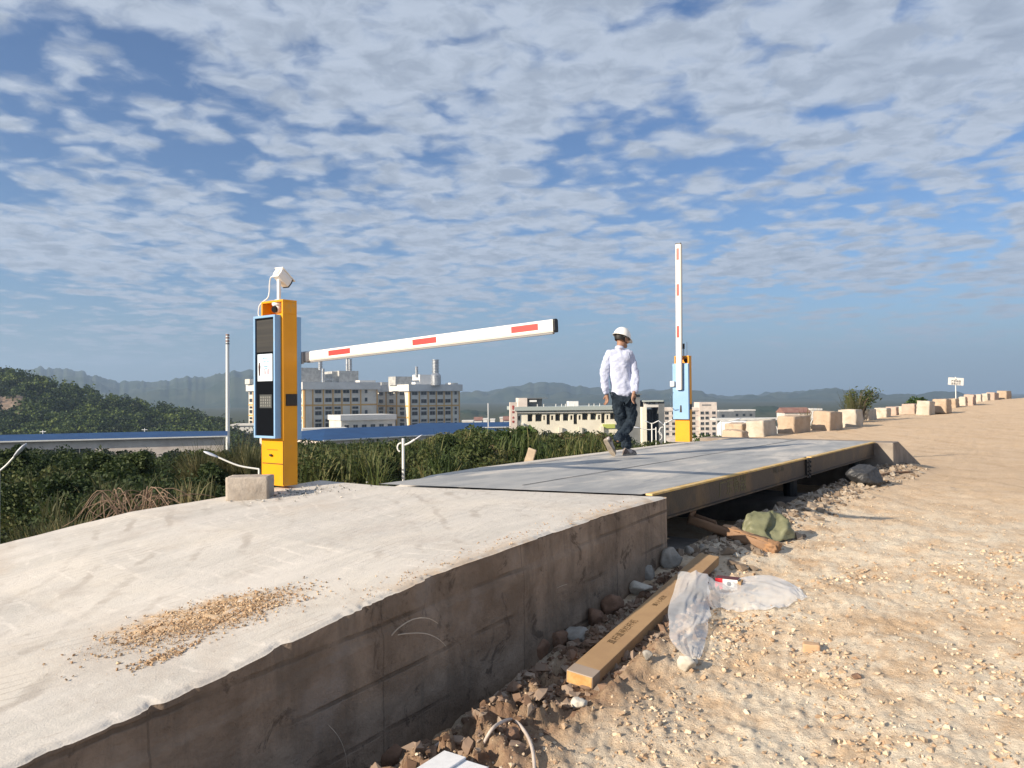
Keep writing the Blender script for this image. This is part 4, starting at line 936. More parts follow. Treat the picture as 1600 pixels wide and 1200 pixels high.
# street lamps
def street_lamp(label, px, ytop, D, pts_px, coil=True, r=0.07, base_z=None, hs=1.0):
    """pole plus arm(s) ; pts_px = list of (dx, dy) picture offsets from the pole top for each arm's tip"""
    k = D / F; a = P(px, ytop, D); bz = tz(a.x, a.y) if base_z is None else base_z
    root = empty('street_lamp', (a.x, a.y, bz - 0.3)); tag(root, label, 'street lamp'); h = a.z - bz + 0.3
    g = MB(); g.tube([(0, 0, 0), (0, 0, h)], [r * 1.3, r * 0.8], 10); g.build('pole', MT['lamp_white'], root, smooth=False)
    for i, (dx, dy, y0) in enumerate(pts_px):
        tip = Vector((dx * k, 0, h - dy * k)); st = Vector((0, 0, h - y0 * k)); mid = st.lerp(tip, 0.5) + Vector((0, 0, -abs(dx) * k * 0.06))
        g = MB(); g.tube(smooth_pts([st, mid, tip], 5), r * 0.6, 8); arm = g.build('lamp_arm', MT['lamp_white'], root)
        d = (tip - mid).normalized(); w = 0.13 * hs; L = 0.75 * hs
        g = MB(); q = Vector((0, 1, 0)); n = d.cross(q)
        ring = lambda c, a_, b_: [c + q * (a_ * math.cos(t)) + n * (b_ * math.sin(t)) for t in np.linspace(0, 2 * math.pi, 10, endpoint=False)]
        rings = [ring(tip + d * (L * f), w * s, w * s * 0.45) for f, s in ((0, .45), (.12, .8), (.45, 1.15), (.8, 1.0), (1.0, .35))]
        g.add([v for R_ in rings for v in R_], [(i_ * 10 + j, i_ * 10 + (j + 1) % 10, i_ * 10 + 10 + (j + 1) % 10, i_ * 10 + 10 + j) for i_ in range(4) for j in range(10)] + [tuple(range(10))[::-1], tuple(range(40, 50))])
        g.build('lamp_head', mat('lamp_head_grey', (0.55, 0.58, 0.66), 0.35) if i == 0 else MT['lamp_white'], arm, smooth=True)
    if coil:
        g = MB(); R0 = 7 * k; cpt = Vector((-coil * R0 * 0.55, 0, h - 14 * k))
        g.tube([cpt + Vector((coil * R0 * 0.75 * math.cos(t) * -1, 0, R0 * 0.95 * math.sin(t))) for t in np.linspace(R(-75), R(100), 14)], r * 0.5, 6); g.build('scroll_bracket', MT['lamp_white'], root)
street_lamp('white street lamp with its curled bracket in front of the factory brush slope', 630, 685, 11.6, [(18, 2, 11)], coil=1, r=0.026, hs=0.18)
street_lamp('white street lamp whose long arm reaches left across the entrance tower', 1025, 667.5, 75, [(-24, 1.5, 3)], coil=-1, r=0.075)
street_lamp('white street lamp with short twin heads in front of the entrance tower', 1018.5, 661, 90, [(-3, 0, 1), (3, 0, 1)], coil=0, r=0.10)
street_lamp('pale street lamp left of the far yellow post', 1039, 660, 95, [(-3, 3, 5), (4, -0.5, 1)], coil=1, r=0.13)
street_lamp('pale street lamp right of the pink apartment block', 1126, 658, 85, [(22, -2, 0)], coil=0, r=0.10)
street_lamp('white lamp head on an upward arm among dark trees at the far left', -2, 733, 13.5, [(24, -19, 4)], coil=0, r=0.028, hs=0.42)
street_lamp('grey lamp head on a slanting white arm left of the near yellow post', 405, 733, 11.8, [(-64, -19, 0)], coil=0, r=0.022, hs=0.32)
# dirt scar on the hillside, sign on the plateau
root = empty('notice_sign', P(1494, 634, 53)); root.location.z = 0.0
k = 53 / F; sb = root.location
root.location = P(1493.5, 622, 53); sb = root.location.z; root.location.z = sb - 0.6
tag(root, 'small white notice board with black characters on a thin stake above the blocks', 'sign')
g = MB(); g.tube([(0, 0, 0), (0, 0, 0.6 + 33 * k)], 0.03, 8); g.build('stake', MT['lamp_white'], root)
Mr = Matrix.Translation((0, -0.04, 0.6 + 26 * k)) @ Matrix.Rotation(R(4), 4, 'Y')
g = MB(); g.box((-12.0 * k, -0.01, -5.8 * k), (12.0 * k, 0.01, 5.8 * k), M=Mr); sg = g.build('board', MT['white'], root)
A4 = Matrix(((1, 0, 0, 0), (0, 0, -1, 0), (0, 1, 0, 0), (0, 0, 0, 1)))
text_mesh('board_text', '严禁倾倒', 0.17, MT['black'], sg, Mr @ Matrix.Translation((0, -0.014, -0.0)) @ A4, 0.002)
text_mesh('board_text', '违者必究', 0.17, MT['black'], sg, Mr @ Matrix.Translation((0, -0.014, -0.17)) @ A4, 0.002)
g = MB(); g.add([Mr @ Vector(v) for v in ((-0.07, -0.013, 0.11), (0.07, -0.013, 0.11), (0, -0.013, 0.2))], [(0, 1, 2)]); g.build('warning_triangle', mat('sign_grey', (.2, .2, .2), .6), sg)

# =====================================================================
# row of concrete blocks on the plateau edge
# =====================================================================
ORD = 'first second third fourth fifth sixth seventh eighth ninth tenth eleventh twelfth thirteenth fourteenth fifteenth sixteenth seventeenth eighteenth nineteenth twentieth'.split()
BL = [(1129, 1167, 675, 689, 26, 'low cracked'), (1138, 1166, 664, 681, 31, 'slumped'), (1176, 1199, 659, 679, 30, 'pale upright'), (1227, 1249, 652, 671, 31.5, 'square cut'), (1280, 1302, 645, 668.5, 33, 'tall tan'), (1318, 1340, 642, 665, 35, 'greenish white'),
      (1350, 1361, 641, 656, 41, 'narrow white'), (1372, 1385, 639, 655, 44, 'white'), (1389, 1400, 637, 651, 47, 'pinkish'), (1403, 1415, 636, 650, 49, 'pale'), (1417, 1430, 632.5, 647, 48, 'tan'), (1439, 1454, 628, 645, 46, 'large greenish'),
      (1466, 1482, 625, 641, 47, 'orange tan'), (1485, 1497, 624, 637.5, 53, 'small tan'), (1503, 1511, 621, 636, 55, 'thin pale'), (1511, 1522, 617.5, 634, 55, 'pink tall'), (1526, 1534, 617, 629.5, 61, 'white small'), (1539, 1546, 616, 628, 64, 'whitish'), (1550, 1559, 614.5, 627, 66, 'dusty pink'), (1566, 1577, 611.5, 624, 68, 'long cream')]
BE = [1172, 1177, 1218, 1270, 1320, 1353, 1373, 1393, 1404, 1422, 1441, 1465, 1489, 1504, 1512, 1526, 1537, 1550, 1568, 1590]
BM = [mat('tan_cast_concrete', (0.46, 0.36, 0.27), 0.9, col2=(0.38, 0.29, 0.21), nscale=2, bump=0.01, bscale=12, dirt=(.33, .25, .18), dscale=3), mat('pale_cast_concrete', (0.50, 0.45, 0.38), 0.9, col2=(0.41, 0.36, 0.30), nscale=2, bump=0.01, bscale=12, dirt=(.36, .30, .22), dscale=3), mat('pink_cast_concrete', (0.47, 0.35, 0.29), 0.9, col2=(0.41, 0.31, 0.25), nscale=2, bump=0.01, bscale=12)]
for i, (xa, xb, ya, yb, D, look) in enumerate(BL):
    k = D / F; h = (yb - ya) * k; c = P((xa + xb) / 2, yb, D)
    xe = BE[i]; w = (xb - xa) * k / 0.90 * (1 if i < 2 else 1.34 if 5 < i < 11 else 1.16); dp = max(0.6, min((xe - xb) * k / (0.34 if i < 12 else 0.24), 2.4))
    mi = BM[[0, 0, 1, 0, 0, 1, 1, 1, 2, 1, 2, 1, 0, 0, 1, 2, 1, 1, 2, 0][i]]
    # broad face turned towards the sun, dark flank to its right
    root = rough_block('concrete_block', (w, dp, h + 0.25), mi, 20 + i, 0.040 if i > 1 else 0.06, taper=0.05 if i else .24, round_=0.03)
    root.location = c + Vector(((xe - xb) * k * 0.5, dp * 0.35, 0)); root.location.z = c.z - 0.2; root.rotation_euler = (R(2 * math.sin(i)), R(3 * math.cos(i * 1.7)), R(-43 - 3 * math.sin(i * 2.3)))
    tag(root, f'{look} concrete block, {ORD[i]} from the left in the row along the edge', 'concrete block', 'concrete blocks lined up along the plateau edge')
# =====================================================================
# vegetation
# =====================================================================
def leaves_at(C, size, rng, aspect=2.0, up=0.25, droop=0.0):
    """quads of random direction at points C (n,3); returns V, F"""
    n = len(C); d = rng.normal(size=(n, 3)); d[:, 2] = d[:, 2] * 0.7 + up; d /= np.linalg.norm(d, axis=1, keepdims=True)
    e = rng.normal(size=(n, 3)); e -= d * (e * d).sum(1, keepdims=True); e /= np.linalg.norm(e, axis=1, keepdims=True)
    s = (size * rng.uniform(0.6, 1.4, n))[:, None] if np.isscalar(size) else (size * rng.uniform(0.6, 1.4, n))[:, None]
    a = d * s * 0.5 * aspect ** 0.5; b = e * s * 0.5 / aspect ** 0.5
    V = np.stack([C - a, C + b, C + a, C - b], 1).reshape(-1, 3)
    return V, np.arange(n * 4).reshape(-1, 4)
def crown_pts(c, rx, rz, n, rng, lumps=7, shell=0.55):
    """points spread in lumps through a crown volume"""
    L = rng.normal(size=(lumps, 3)); L /= np.linalg.norm(L, axis=1, keepdims=True); L *= rng.uniform(0.25, 0.72, lumps)[:, None]
    L[:, 2] = np.abs(L[:, 2]) * 0.9 - 0.25; lr = rng.uniform(0.28, 0.52, lumps)
    k = rng.integers(0, lumps, n); q = rng.normal(size=(n, 3)); q /= np.linalg.norm(q, axis=1, keepdims=True)
    q *= (lr[k] * rng.uniform(shell, 1.0, n) ** 0.6)[:, None]
    p = (L[k] + q) * np.array([rx, rx, rz]) + np.array(c)
    return p, k
def join(parts):
    Vs, Fs, Ts = [], [], []; b = 0
    for V, Fq, T in parts: Vs.append(V); Fs.append(Fq + b); Ts.append(T); b += len(V)
    return np.concatenate(Vs), np.concatenate(Fs), np.concatenate(Ts)
LG = leafmat('green_leaves', (0.025, 0.050, 0.014), (0.055, 0.095, 0.026), (0.13, 0.17, 0.05))
LO = leafmat('olive_leaves', (0.028, 0.048, 0.015), (0.070, 0.095, 0.030), (0.18, 0.165, 0.065))
LB = leafmat('dry_brown_leaves', (0.09, 0.07, 0.035), (0.15, 0.115, 0.055), (0.26, 0.20, 0.10))
LD = leafmat('dark_tree_leaves', (0.012, 0.022, 0.009), (0.022, 0.040, 0.014), (0.055, 0.065, 0.026), 0.15)
LH = leafmat('wooded_hill_leaves', (0.016, 0.026, 0.010), (0.042, 0.072, 0.018), (0.14, 0.18, 0.04), 0.15)
def in_out(px, D, y):   # ground point and top height for a plant seen at px whose top shows at y
    p = P(px, y, D); return p.x, p.y, p.z
TGT = lambda px: np.interp(px, [-200, 0, 100, 150, 260, 330, 360, 400, 463, 560, 640, 690, 730, 800, 830, 870, 945, 1000, 1100, 1300], [696, 696, 695, 697, 698, 699, 703, 689, 687, 685, 683, 672, 668, 666, 665, 670, 670, 684, 690, 690])
LAMPS = ((15, 46, 15.0), (365, 46, 13.0), (636, 36, 13.0))      # keep the view of the three near lamps open
def hides(x, d): return any(abs(x - c) < w and d < D_ for c, w, D_ in LAMPS)
def mass(name, kind_label, rngseed, N, dlo, dhi, pxlo, pxhi, spread, material, leaf, nleaf, rk, tintbase=0.35, power=1.0):
    rng = np.random.default_rng(rngseed); parts = []
    D = dlo * (dhi / dlo) ** (rng.uniform(0, 1, N) ** power); px = rng.uniform(pxlo, pxhi, N)
    for d, x in zip(D, px):
        y = TGT(x) + spread * rng.uniform(0, 1) ** 1.3 * (1 - (d - dlo) / (dhi - dlo)) ** 1.4 + rng.uniform(-1, 3)
        X, Y, Zt = in_out(x, d, y)
        s = signed_edge(np.array([X]), np.array([Y]))[0]
        if hides(x, d): continue
        r = rk * (0.55 + 0.9 * rng.uniform()) * (0.5 + 0.5 * min(1, d / 40))
        if s < r * 0.75 + 0.1: continue
        g = tz(X, Y); rz = r * rng.uniform(0.8, 1.15)
        cz = Zt - rz * 0.72
        pts, k = crown_pts((X, Y, cz), r, rz, nleaf, rng, lumps=rng.integers(5, 10))
        # skirt down the slope so nothing bare shows between crowns
        m2 = nleaf // 3; sk = np.stack([X + rng.normal(size=m2) * r * 0.5, Y + rng.normal(size=m2) * r * 0.5, cz - rng.uniform(0, 1, m2) ** 1.3 * min(max(cz - g, 0.3), 3.2 * r)], 1)
        pts = np.concatenate([pts, sk]); 
        lf = leaf * (0.5 + 0.5 * min(2.4, d / 30))
        V, Fq = leaves_at(pts, lf, rng, 1.7)
        base = tintbase + rng.normal() * 0.22; kk = np.concatenate([k, np.full(m2, 0)])
        T = np.clip(base + rng.normal(size=len(pts)) * 0.12 + (kk % 3 - 1) * 0.07, 0, 1)
        parts.append((V, Fq, np.repeat(T, 4)))
    V, Fq, T = join(parts)
    o = npmesh(name, V, Fq, material, attrs={'tint': T}); tag(o, kind='stuff'); return o
mass('valley_forest', '', 5, 420, 24, 150, -160, 470, 125, LD, 0.13, 1000, 2.8, 0.40, 0.85)
mass('valley_forest', '', 6, 190, 30, 150, 455, 1180, 45, LD, 0.13, 900, 2.6, 0.60, 0.9)
mass('slope_undergrowth', '', 8, 110, 11, 30, -40, 470, 60, LO, 0.075, 1500, 1.0, 0.22)
mass('slope_undergrowth', '', 9, 130, 11, 30, 455, 760, 62, LO, 0.06, 1900, 1.0, 0.45)
mass('slope_undergrowth', '', 10, 90, 15, 30, 680, 960, 34, LO, 0.06, 1900, 0.9, 0.42)
mass('slope_undergrowth', '', 12, 36, 18, 32, 990, 1320, 20, LO, 0.07, 900, 0.6, 0.5)

# wooded hill at the left
HP = [(-420, 560), (-200, 568), (-60, 577), (0, 583), (28, 581), (60, 590), (100, 603), (150, 615), (200, 626), (250, 637), (300, 647), (345, 657), (380, 668), (420, 690)]
def wooded_hill():
    px = np.array([p[0] for p in HP], float); py = np.array([p[1] for p in HP], float)
    xs = np.arange(-420, 420, 6.0); ys = np.interp(xs, px, py); D0 = 340.0; rows = 30
    X = np.zeros((rows, len(xs))); Y = X.copy(); Z = X.copy()
    def surf(a, t):
        yv = np.interp(a, px, py); p = P(a, float(yv) + 6, D0); k = 1 - abs(t) ** 1.25 if t < 0 else 1 - t ** 1.5
        yy = D0 + t * (120 if t < 0 else 160); return p.x * yy / D0, yy, VZ + (p.z - VZ) * k
    for i, a in enumerate(xs):
        for r_ in range(rows):
            t = r_ / (rows - 1) * 1.8 - 1.0; X[r_, i], Y[r_, i], Z[r_, i] = surf(a, t)
    h = gridmesh('hill', X, Y, Z, MT['far_forest']); tag(h, kind='structure')
    rng = np.random.default_rng(44); parts = []
    for j in range(1900):
        a = rng.uniform(-300, 405); t = -rng.uniform(0, 1) ** 0.8 * 0.98 + (0.08 if rng.uniform() < .15 else 0)
        x, y, z = surf(a, t); r = rng.uniform(2.0, 4.2)
        if -20 < a < 42 and -0.62 < t < -0.40 and rng.uniform() < 0.8: continue      # bare scar
        pts, k = crown_pts((x, y, z + r * 0.7), r, r * rng.uniform(0.8, 1.2), 110, rng, 6)
        V, Fq = leaves_at(pts, 0.75, rng, 1.4)
        T = np.clip(0.42 + 0.5 * (float(vn(np.array([x / 22.]), np.array([y / 30.]), 3)[0]) - .45) + 0.25 * rng.normal() + rng.normal(size=len(pts)) * 0.10, 0, 1)
        parts.append((V, Fq, np.repeat(T, 4)))
    V, Fq, T = join(parts); o = npmesh('hillside_forest', V, Fq, LH, attrs={'tint': T}); tag(o, kind='stuff')
    # eroded bare patch
    n, m = 14, 24; X = np.zeros((n, m)); Y = X.copy(); Z = X.copy()
    for i in range(n):
        for j in range(m):
            a = -30 + 75 * j / (m - 1); t = -0.66 + 0.28 * i / (n - 1); x, y, z = surf(a, t); edge = min(i, n - 1 - i, j, m - 1 - j)
            X[i, j], Y[i, j], Z[i, j] = x, y - 0.5, z + (0.9 if edge > 0 else -1.5) + (fbm(np.array([x / 6.]), np.array([z / 3.]), 5, 4)[0] - .5) * 3
    o = gridmesh('bare_slope', X, Y, Z, mat('eroded_soil', (0.28, 0.20, 0.15), 0.95, col2=(0.14, 0.11, 0.08), nscale=0.4)); tag(o, kind='structure')
wooded_hill()

def grass_mass(name, seed, N, dlo, dhi, pxlo, pxhi, y0, y1, L, m, tint, per=26):
    rng = np.random.default_rng(seed); seg = 4; Vs = []; Ts = []
    D = rng.uniform(dlo, dhi, N); px = rng.uniform(pxlo, pxhi, N)
    for d, x in zip(D, px):
        if hides(x, d): continue
        y = TGT(x) + rng.uniform(y0, y1); X, Y, Zt = in_out(x, d, y)
        if signed_edge(np.array([X]), np.array([Y]))[0] < 0.5: continue
        l = L * rng.uniform(0.6, 1.3); k = rng.integers(per // 2, per); a = rng.uniform(0, 6.28, k); b = rng.uniform(.15, .9, k); ll = l * rng.uniform(.5, 1.1, k)
        t = np.linspace(0, 1, seg + 1)[None]; h = ll[:, None] * (t - 0.5 * b[:, None] * t ** 2.6); r = ll[:, None] * b[:, None] * .7 * t ** 1.5
        cx = X + np.cos(a)[:, None] * r + rng.normal(size=(k, 1)) * .10; cy = Y + np.sin(a)[:, None] * r + rng.normal(size=(k, 1)) * .10; cz = Zt - l * .85 + h
        C = np.stack([cx, cy, cz], -1); sd = np.stack([-np.sin(a), np.cos(a), 0 * a + .3], -1)[:, None] * (0.006 + .0004 * d) * ((1 - t ** 2) + .15)[..., None]
        Vs.append(np.concatenate([C - sd, C + sd], 1)); Ts.append(np.repeat(np.clip(tint + rng.normal() * .25 + rng.normal(size=k) * .12, 0, 1), 2 * (seg + 1)))
    V = np.concatenate(Vs); n = len(V); i = np.arange(seg); f = np.stack([i, i + 1, i + seg + 2, i + seg + 1], 1)
    Fq = (f[None] + (np.arange(n) * 2 * (seg + 1))[:, None, None]).reshape(-1, 4)
    o = npmesh(name, V.reshape(-1, 3), Fq, m, attrs={'tint': np.concatenate(Ts)}); tag(o, kind='stuff')
LR = leafmat('reed_blades', (0.05, 0.06, 0.025), (0.11, 0.11, 0.05), (0.26, 0.21, 0.11), 0.3)
LG2 = leafmat('wild_grass_blades', (0.032, 0.055, 0.016), (0.080, 0.105, 0.032), (0.20, 0.18, 0.08), 0.3)
grass_mass('wild_grass', 91, 420, 10.5, 22, 463, 720, 6, 58, 0.75, LG2, 0.5)
grass_mass('wild_grass', 92, 150, 14, 22, 720, 960, 0, 30, 0.6, LG2, 0.45)
grass_mass('wild_grass', 93, 70, 9.5, 16, 20, 405, 30, 95, 0.5, LR, 0.12)  # blades tinted darker to stand in for shade on the left slope

# ---- single plants ----
def tag_plant(root, label, cat): return tag(root, label, cat)
def bush(label, px, ytop, D, rx, rz, n, leaf, m, tint, seed, name='leafy_bush', cat='bush', aspect=1.8, lumps=12, stems=7):
    X, Y, Zt = in_out(px, D, ytop); rng = np.random.default_rng(seed); gz_ = tz(X, Y)
    root = empty(name, (X, Y, gz_)); tag(root, label, cat)
    cz = Zt - gz_ - rz * 0.66
    pts, k = crown_pts((0, 0, cz), rx, rz, n, rng, lumps, 0.35)
    m2 = n // 3; sk = np.stack([rng.normal(size=m2) * rx * .45, rng.normal(size=m2) * rx * .45, cz - rng.uniform(0, 1, m2) * max(0.2, min(cz, 2.2 * rz))], 1)
    pts = np.concatenate([pts, sk]); V, Fq = leaves_at(pts, leaf, rng, aspect)
    T = np.clip(tint + rng.normal(size=len(pts)) * 0.18 + np.concatenate([(k % 4) * 0.08 - 0.12, np.full(m2, -0.1)]), 0, 1)
    npmesh('foliage', V, Fq, m, root, attrs={'tint': np.repeat(T, 4)})
    g = MB()
    for i in range(stems):
        a = rng.uniform(0, 6.28); q = Vector((math.cos(a), math.sin(a), 0)) * rx * rng.uniform(.2, .7)
        g.tube([Vector((q.x * .15, q.y * .15, -.2)), Vector((q.x * .5, q.y * .5, cz * .5)), Vector((q.x, q.y, cz + rz * .4))], [0.03, 0.022, 0.008], 6)
    g.build('stems', MT['bark'], root); return root
bush('round dark green bush standing in front of the blue roof behind the deck', 752, 664, 22, 0.85, 0.9, 5200, 0.085, LG, 0.22, 1)
bush('broad leaved green shrub standing in front of the cream school', 822, 665, 17, 0.42, 0.75, 900, 0.15, LG, 0.45, 2, name='broadleaf_shrub', cat='shrub', aspect=1.3)
bush('broad leaved green shrub beside the pale sign slab of the school', 792, 674, 17.5, 0.45, 0.6, 800, 0.13, LG, 0.55, 3, name='broadleaf_shrub', cat='shrub', aspect=1.3)
bush('low dark broad leaved shrub by the leaning stub of plank', 835, 688, 16.2, 0.40, 0.55, 900, 0.12, LG, 0.30, 4, name='broadleaf_shrub', cat='shrub', aspect=1.3)
bush('sunlit yellow green bush right behind the middle of the deck edge', 735, 700, 14.5, 0.75, 0.6, 5200, 0.05, LO, 0.72, 5)
bush('light olive bush in front of the round dark bush', 700, 698, 14.2, 0.6, 0.55, 4200, 0.05, LO, 0.60, 6)
bush('dry brown bush with fine twigs left of the walking man', 905, 677, 19.5, 0.70, 0.62, 4600, 0.055, LB, 0.35, 7, name='dry_bush')
bush('greyish brown dry bush below the school veranda', 868, 677, 19, 0.60, 0.62, 4200, 0.055, LB, 0.55, 8, name='dry_bush')
bush('russet dry bush directly behind the heels of the walking man', 938, 680, 18.6, 0.45, 0.55, 3000, 0.055, LB, 0.18, 9, name='dry_bush')
bush('reddish brown withered plant among green bushes behind the deck', 765, 692, 15.5, 0.18, 0.28, 420, 0.05, leafmat('russet_leaves', (0.10, 0.055, 0.035), (0.15, 0.09, 0.05), (0.22, 0.15, 0.09)), 0.5, 10, name='withered_plant', cat='plant')
bush('grey brown brush clump beside the curled street lamp', 655, 703, 20, 0.8, 0.8, 3600, 0.06, LB, 0.2, 11, name='dry_bush')
bush('mid green bush between the curled street lamp and the near post', 520, 696, 21, 1.1, 0.9, 5000, 0.07, LO, 0.35, 12)
bush('small dark shrub at the foot of the pink apartment block', 1108, 676, 40, 1.1, 0.7, 900, 0.16, LG, 0.25, 13, name='small_shrub', cat='shrub')
bush('small dark bush peeping over the blocks left of the notice sign', 1431, 620.5, 62, 1.0, 0.8, 1200, 0.16, LG, 0.25, 14, name='small_shrub', cat='shrub')
def grass_clump(label, px, ytop, D, spread, n, L, m, tint, seed, name='tall_grass', lean=0.0, width=0.012, base=None, cat='grass clump', foot=0.35):
    X, Y, Zt = in_out(px, D, ytop); rng = np.random.default_rng(seed); Z0 = Zt - L * 0.86
    root = empty(name, (X, Y, Z0)); tag(root, label, cat)
    parts = []; seg = 6
    for i in range(n):
        a = rng.uniform(0, 6.28); out = Vector((math.cos(a) + lean, math.sin(a), 0)); l = L * rng.uniform(0.5, 1.1); b = rng.uniform(0.2, 1.0) * spread
        st = np.array([math.cos(a) * foot * rng.uniform(0, 1), math.sin(a) * foot * rng.uniform(0, 1), 0.0])
        t = np.linspace(0, 1, seg + 1)
        h = l * (t - 0.55 * b * t ** 2.6); r = l * b * 0.75 * t ** 1.6
        Pp = st[None] + np.stack([out.x * r, out.y * r, h], 1)
        side = np.array([-math.sin(a), math.cos(a), 0.3]) * width * 0.5
        w = (1 - t ** 2)[:, None] + 0.12
        V = np.concatenate([Pp - side * w, Pp + side * w]); idx = np.arange(seg)
        Fq = np.stack([idx, idx + 1, idx + seg + 2, idx + seg + 1], 1)
        T = np.full(len(V), np.clip(tint + rng.normal() * 0.2, 0, 1)); parts.append((V, Fq, T))
    V, Fq, T = join(parts); npmesh('blades', V, Fq, m, root, attrs={'tint': T}); return root
grass_clump('big arching clump of olive grass left of the near post and its block', 318, 694, 14.2, 0.9, 900, 1.15, LR, 0.48, 21)
grass_clump('tall feathery grass clump rising beside the long blue roof', 372, 682, 14.8, 0.8, 700, 1.3, LR, 0.42, 22)
grass_clump('shorter grass clump just behind the block by the near post', 352, 712, 13.9, 0.8, 500, 0.9, LR, 0.55, 23)
grass_clump('dense grass tuft behind the near post, left of its base', 400, 690, 14.0, 0.6, 450, 1.1, LR, 0.38, 24)
grass_clump('pale dry grass clump right of the near post', 482, 702, 12.0, 0.7, 500, 0.9, LR, 0.62, 25)
grass_clump('single pale plume of grass between post and street lamp', 503, 715, 11.2, 0.5, 120, 0.7, LR, 0.9, 26)
grass_clump('mixed green and straw grass clump midway to the street lamp', 556, 708, 13.6, 0.8, 620, 0.9, LR, 0.5, 27)
grass_clump('straw coloured grass clump at the foot of the street lamp', 612, 708, 14.4, 0.8, 600, 0.85, LR, 0.68, 28)
grass_clump('small dry grass tuft at the lower left rim of the ramp', 60, 800, 10.0, 0.9, 260, 0.7, LR, 0.35, 29)
grass_clump('thin grass tuft at the rim of the ramp below the dry twigs', 112, 800, 9.5, 0.8, 200, 0.5, LR, 0.5, 30)
grass_clump('bleached tuft of dry grass behind the third and fourth blocks', 1262, 634, 38, 1.0, 160, 1.9, LB, 0.55, 31, name='dry_grass_tuft', width=0.03)
grass_clump('brown reed clump rising behind the fifth concrete block', 1330, 613, 39, 0.55, 170, 2.1, LR, 0.35, 32, name='dry_grass_tuft', width=0.035)
# dead branches lying at the rim
def twigs(label, px, y, D, w, h, n, seed, m, r=0.006, name='dead_branches', cat='branches'):
    c = P(px, y, D); rng = np.random.default_rng(seed); root = empty(name, c); tag(root, label, cat); g = MB()
    for i in range(n):
        a = rng.uniform(-1, 1); s = Vector((a * w * .4, rng.normal() * .15, -0.15)); e = Vector((a * w * .5 + rng.normal() * w * .45, rng.normal() * .25, h * rng.uniform(0.0, .45)))
        md = s.lerp(e, .5) + Vector((rng.normal() * .05, 0, h * rng.uniform(.4, 1.1)))
        g.tube(smooth_pts([s, md, e, e + Vector((rng.normal() * .1, 0, -h * .35))], 4), [r * (1 - .6 * t / 12) for t in range(13)], 5)
    g.build('twigs', m, root)
TW = mat('dry_twigs', (0.28, 0.20, 0.14), 0.9, col2=(0.16, 0.11, 0.08), nscale=20)
twigs('heap of bare dry twigs arching over the far rim of the pale ramp', 197, 800, 7.6, 0.75, 0.27, 34, 41, TW)
def small_tree(label, px, ytop, ybase, D, seed, lean):
    top = P(px, ytop, D); b = P(px - lean * 8, ybase, D); root = empty('sparse_tree', b); tag(root, label, 'tree'); rng = np.random.default_rng(seed); h = top.z - b.z
    g = MB(); tips = []
    for i in range(9):
        s = Vector((0, 0, -.3)); e = Vector((rng.normal() * 0.25 + lean * rng.uniform(.2, 1.3), rng.normal() * .3, h * rng.uniform(.6, 1.0))); md = s.lerp(e, .55) + Vector((-lean * .2, 0, h * .1))
        pts = smooth_pts([s, md, e], 5); g.tube(pts, [0.05 * (1 - .8 * t / (len(pts) - 1)) for t in range(len(pts))], 6); tips += [p for p in pts[4:]]
    g.build('trunk', MT['bark'], root)
    C = np.concatenate([np.array(t)[None] + rng.normal(size=(8, 3)) * np.array([.13, .13, .10]) for t in tips])
    V, Fq = leaves_at(C, 0.10, rng, 3.0, up=-0.1); npmesh('crown', V, Fq, LO, root, attrs={'tint': np.repeat(np.clip(rng.normal(.45, .2, len(C)), 0, 1), 4)})
small_tree('thin wind bent tree with sparse leaves between the fifth and sixth blocks', 1352, 608, 646, 40, 61, 0.75)
small_tree('narrow bushy sapling left of the wind bent tree behind the blocks', 1334, 612, 648, 40.5, 62, 0.1)
# =====================================================================
# walking man
# =====================================================================
def skin_obj(name, V, E, Rr, m, parent, root_i=0, sub=2, yscale=1.0, disp=0.0, dsize=0.1):
    me = bpy.data.meshes.new(name); me.from_pydata([(x, y / yscale, z) for x, y, z in V], E, []); me.update()
    o = bpy.data.objects.new(name, me); COL.objects.link(o); me.materials.append(m); o.parent = parent; o.scale = (1, yscale, 1)
    o.modifiers.new('skin', 'SKIN').use_smooth_shade = True
    for i, r in enumerate(Rr): me.skin_vertices[0].data[i].radius = (r, r) if not isinstance(r, tuple) else r
    for i in range(len(V)): me.skin_vertices[0].data[i].use_root = (i == root_i)
    s = o.modifiers.new('sub', 'SUBSURF'); s.levels = s.render_levels = sub
    if disp:
        t = bpy.data.textures.new(name + '_folds', 'CLOUDS'); t.noise_scale = dsize; t.noise_depth = 3
        d = o.modifiers.new('folds', 'DISPLACE'); d.texture = t; d.strength = disp; d.mid_level = 0.5; d.texture_coords = 'LOCAL'
    return o
SKIN = mat('skin', (0.30, 0.17, 0.115), 0.55, spec=0.35)
SHIRT = mat('pale_blue_shirt', (0.50, 0.54, 0.69), 0.85, col2=(0.44, 0.48, 0.63), nscale=9, bump=0.004, bscale=30, spec=0.2)
TROU = mat('dark_navy_trousers', (0.012, 0.020, 0.032), 0.85, col2=(0.022, 0.034, 0.050), nscale=10, bump=0.006, bscale=25, spec=0.2)
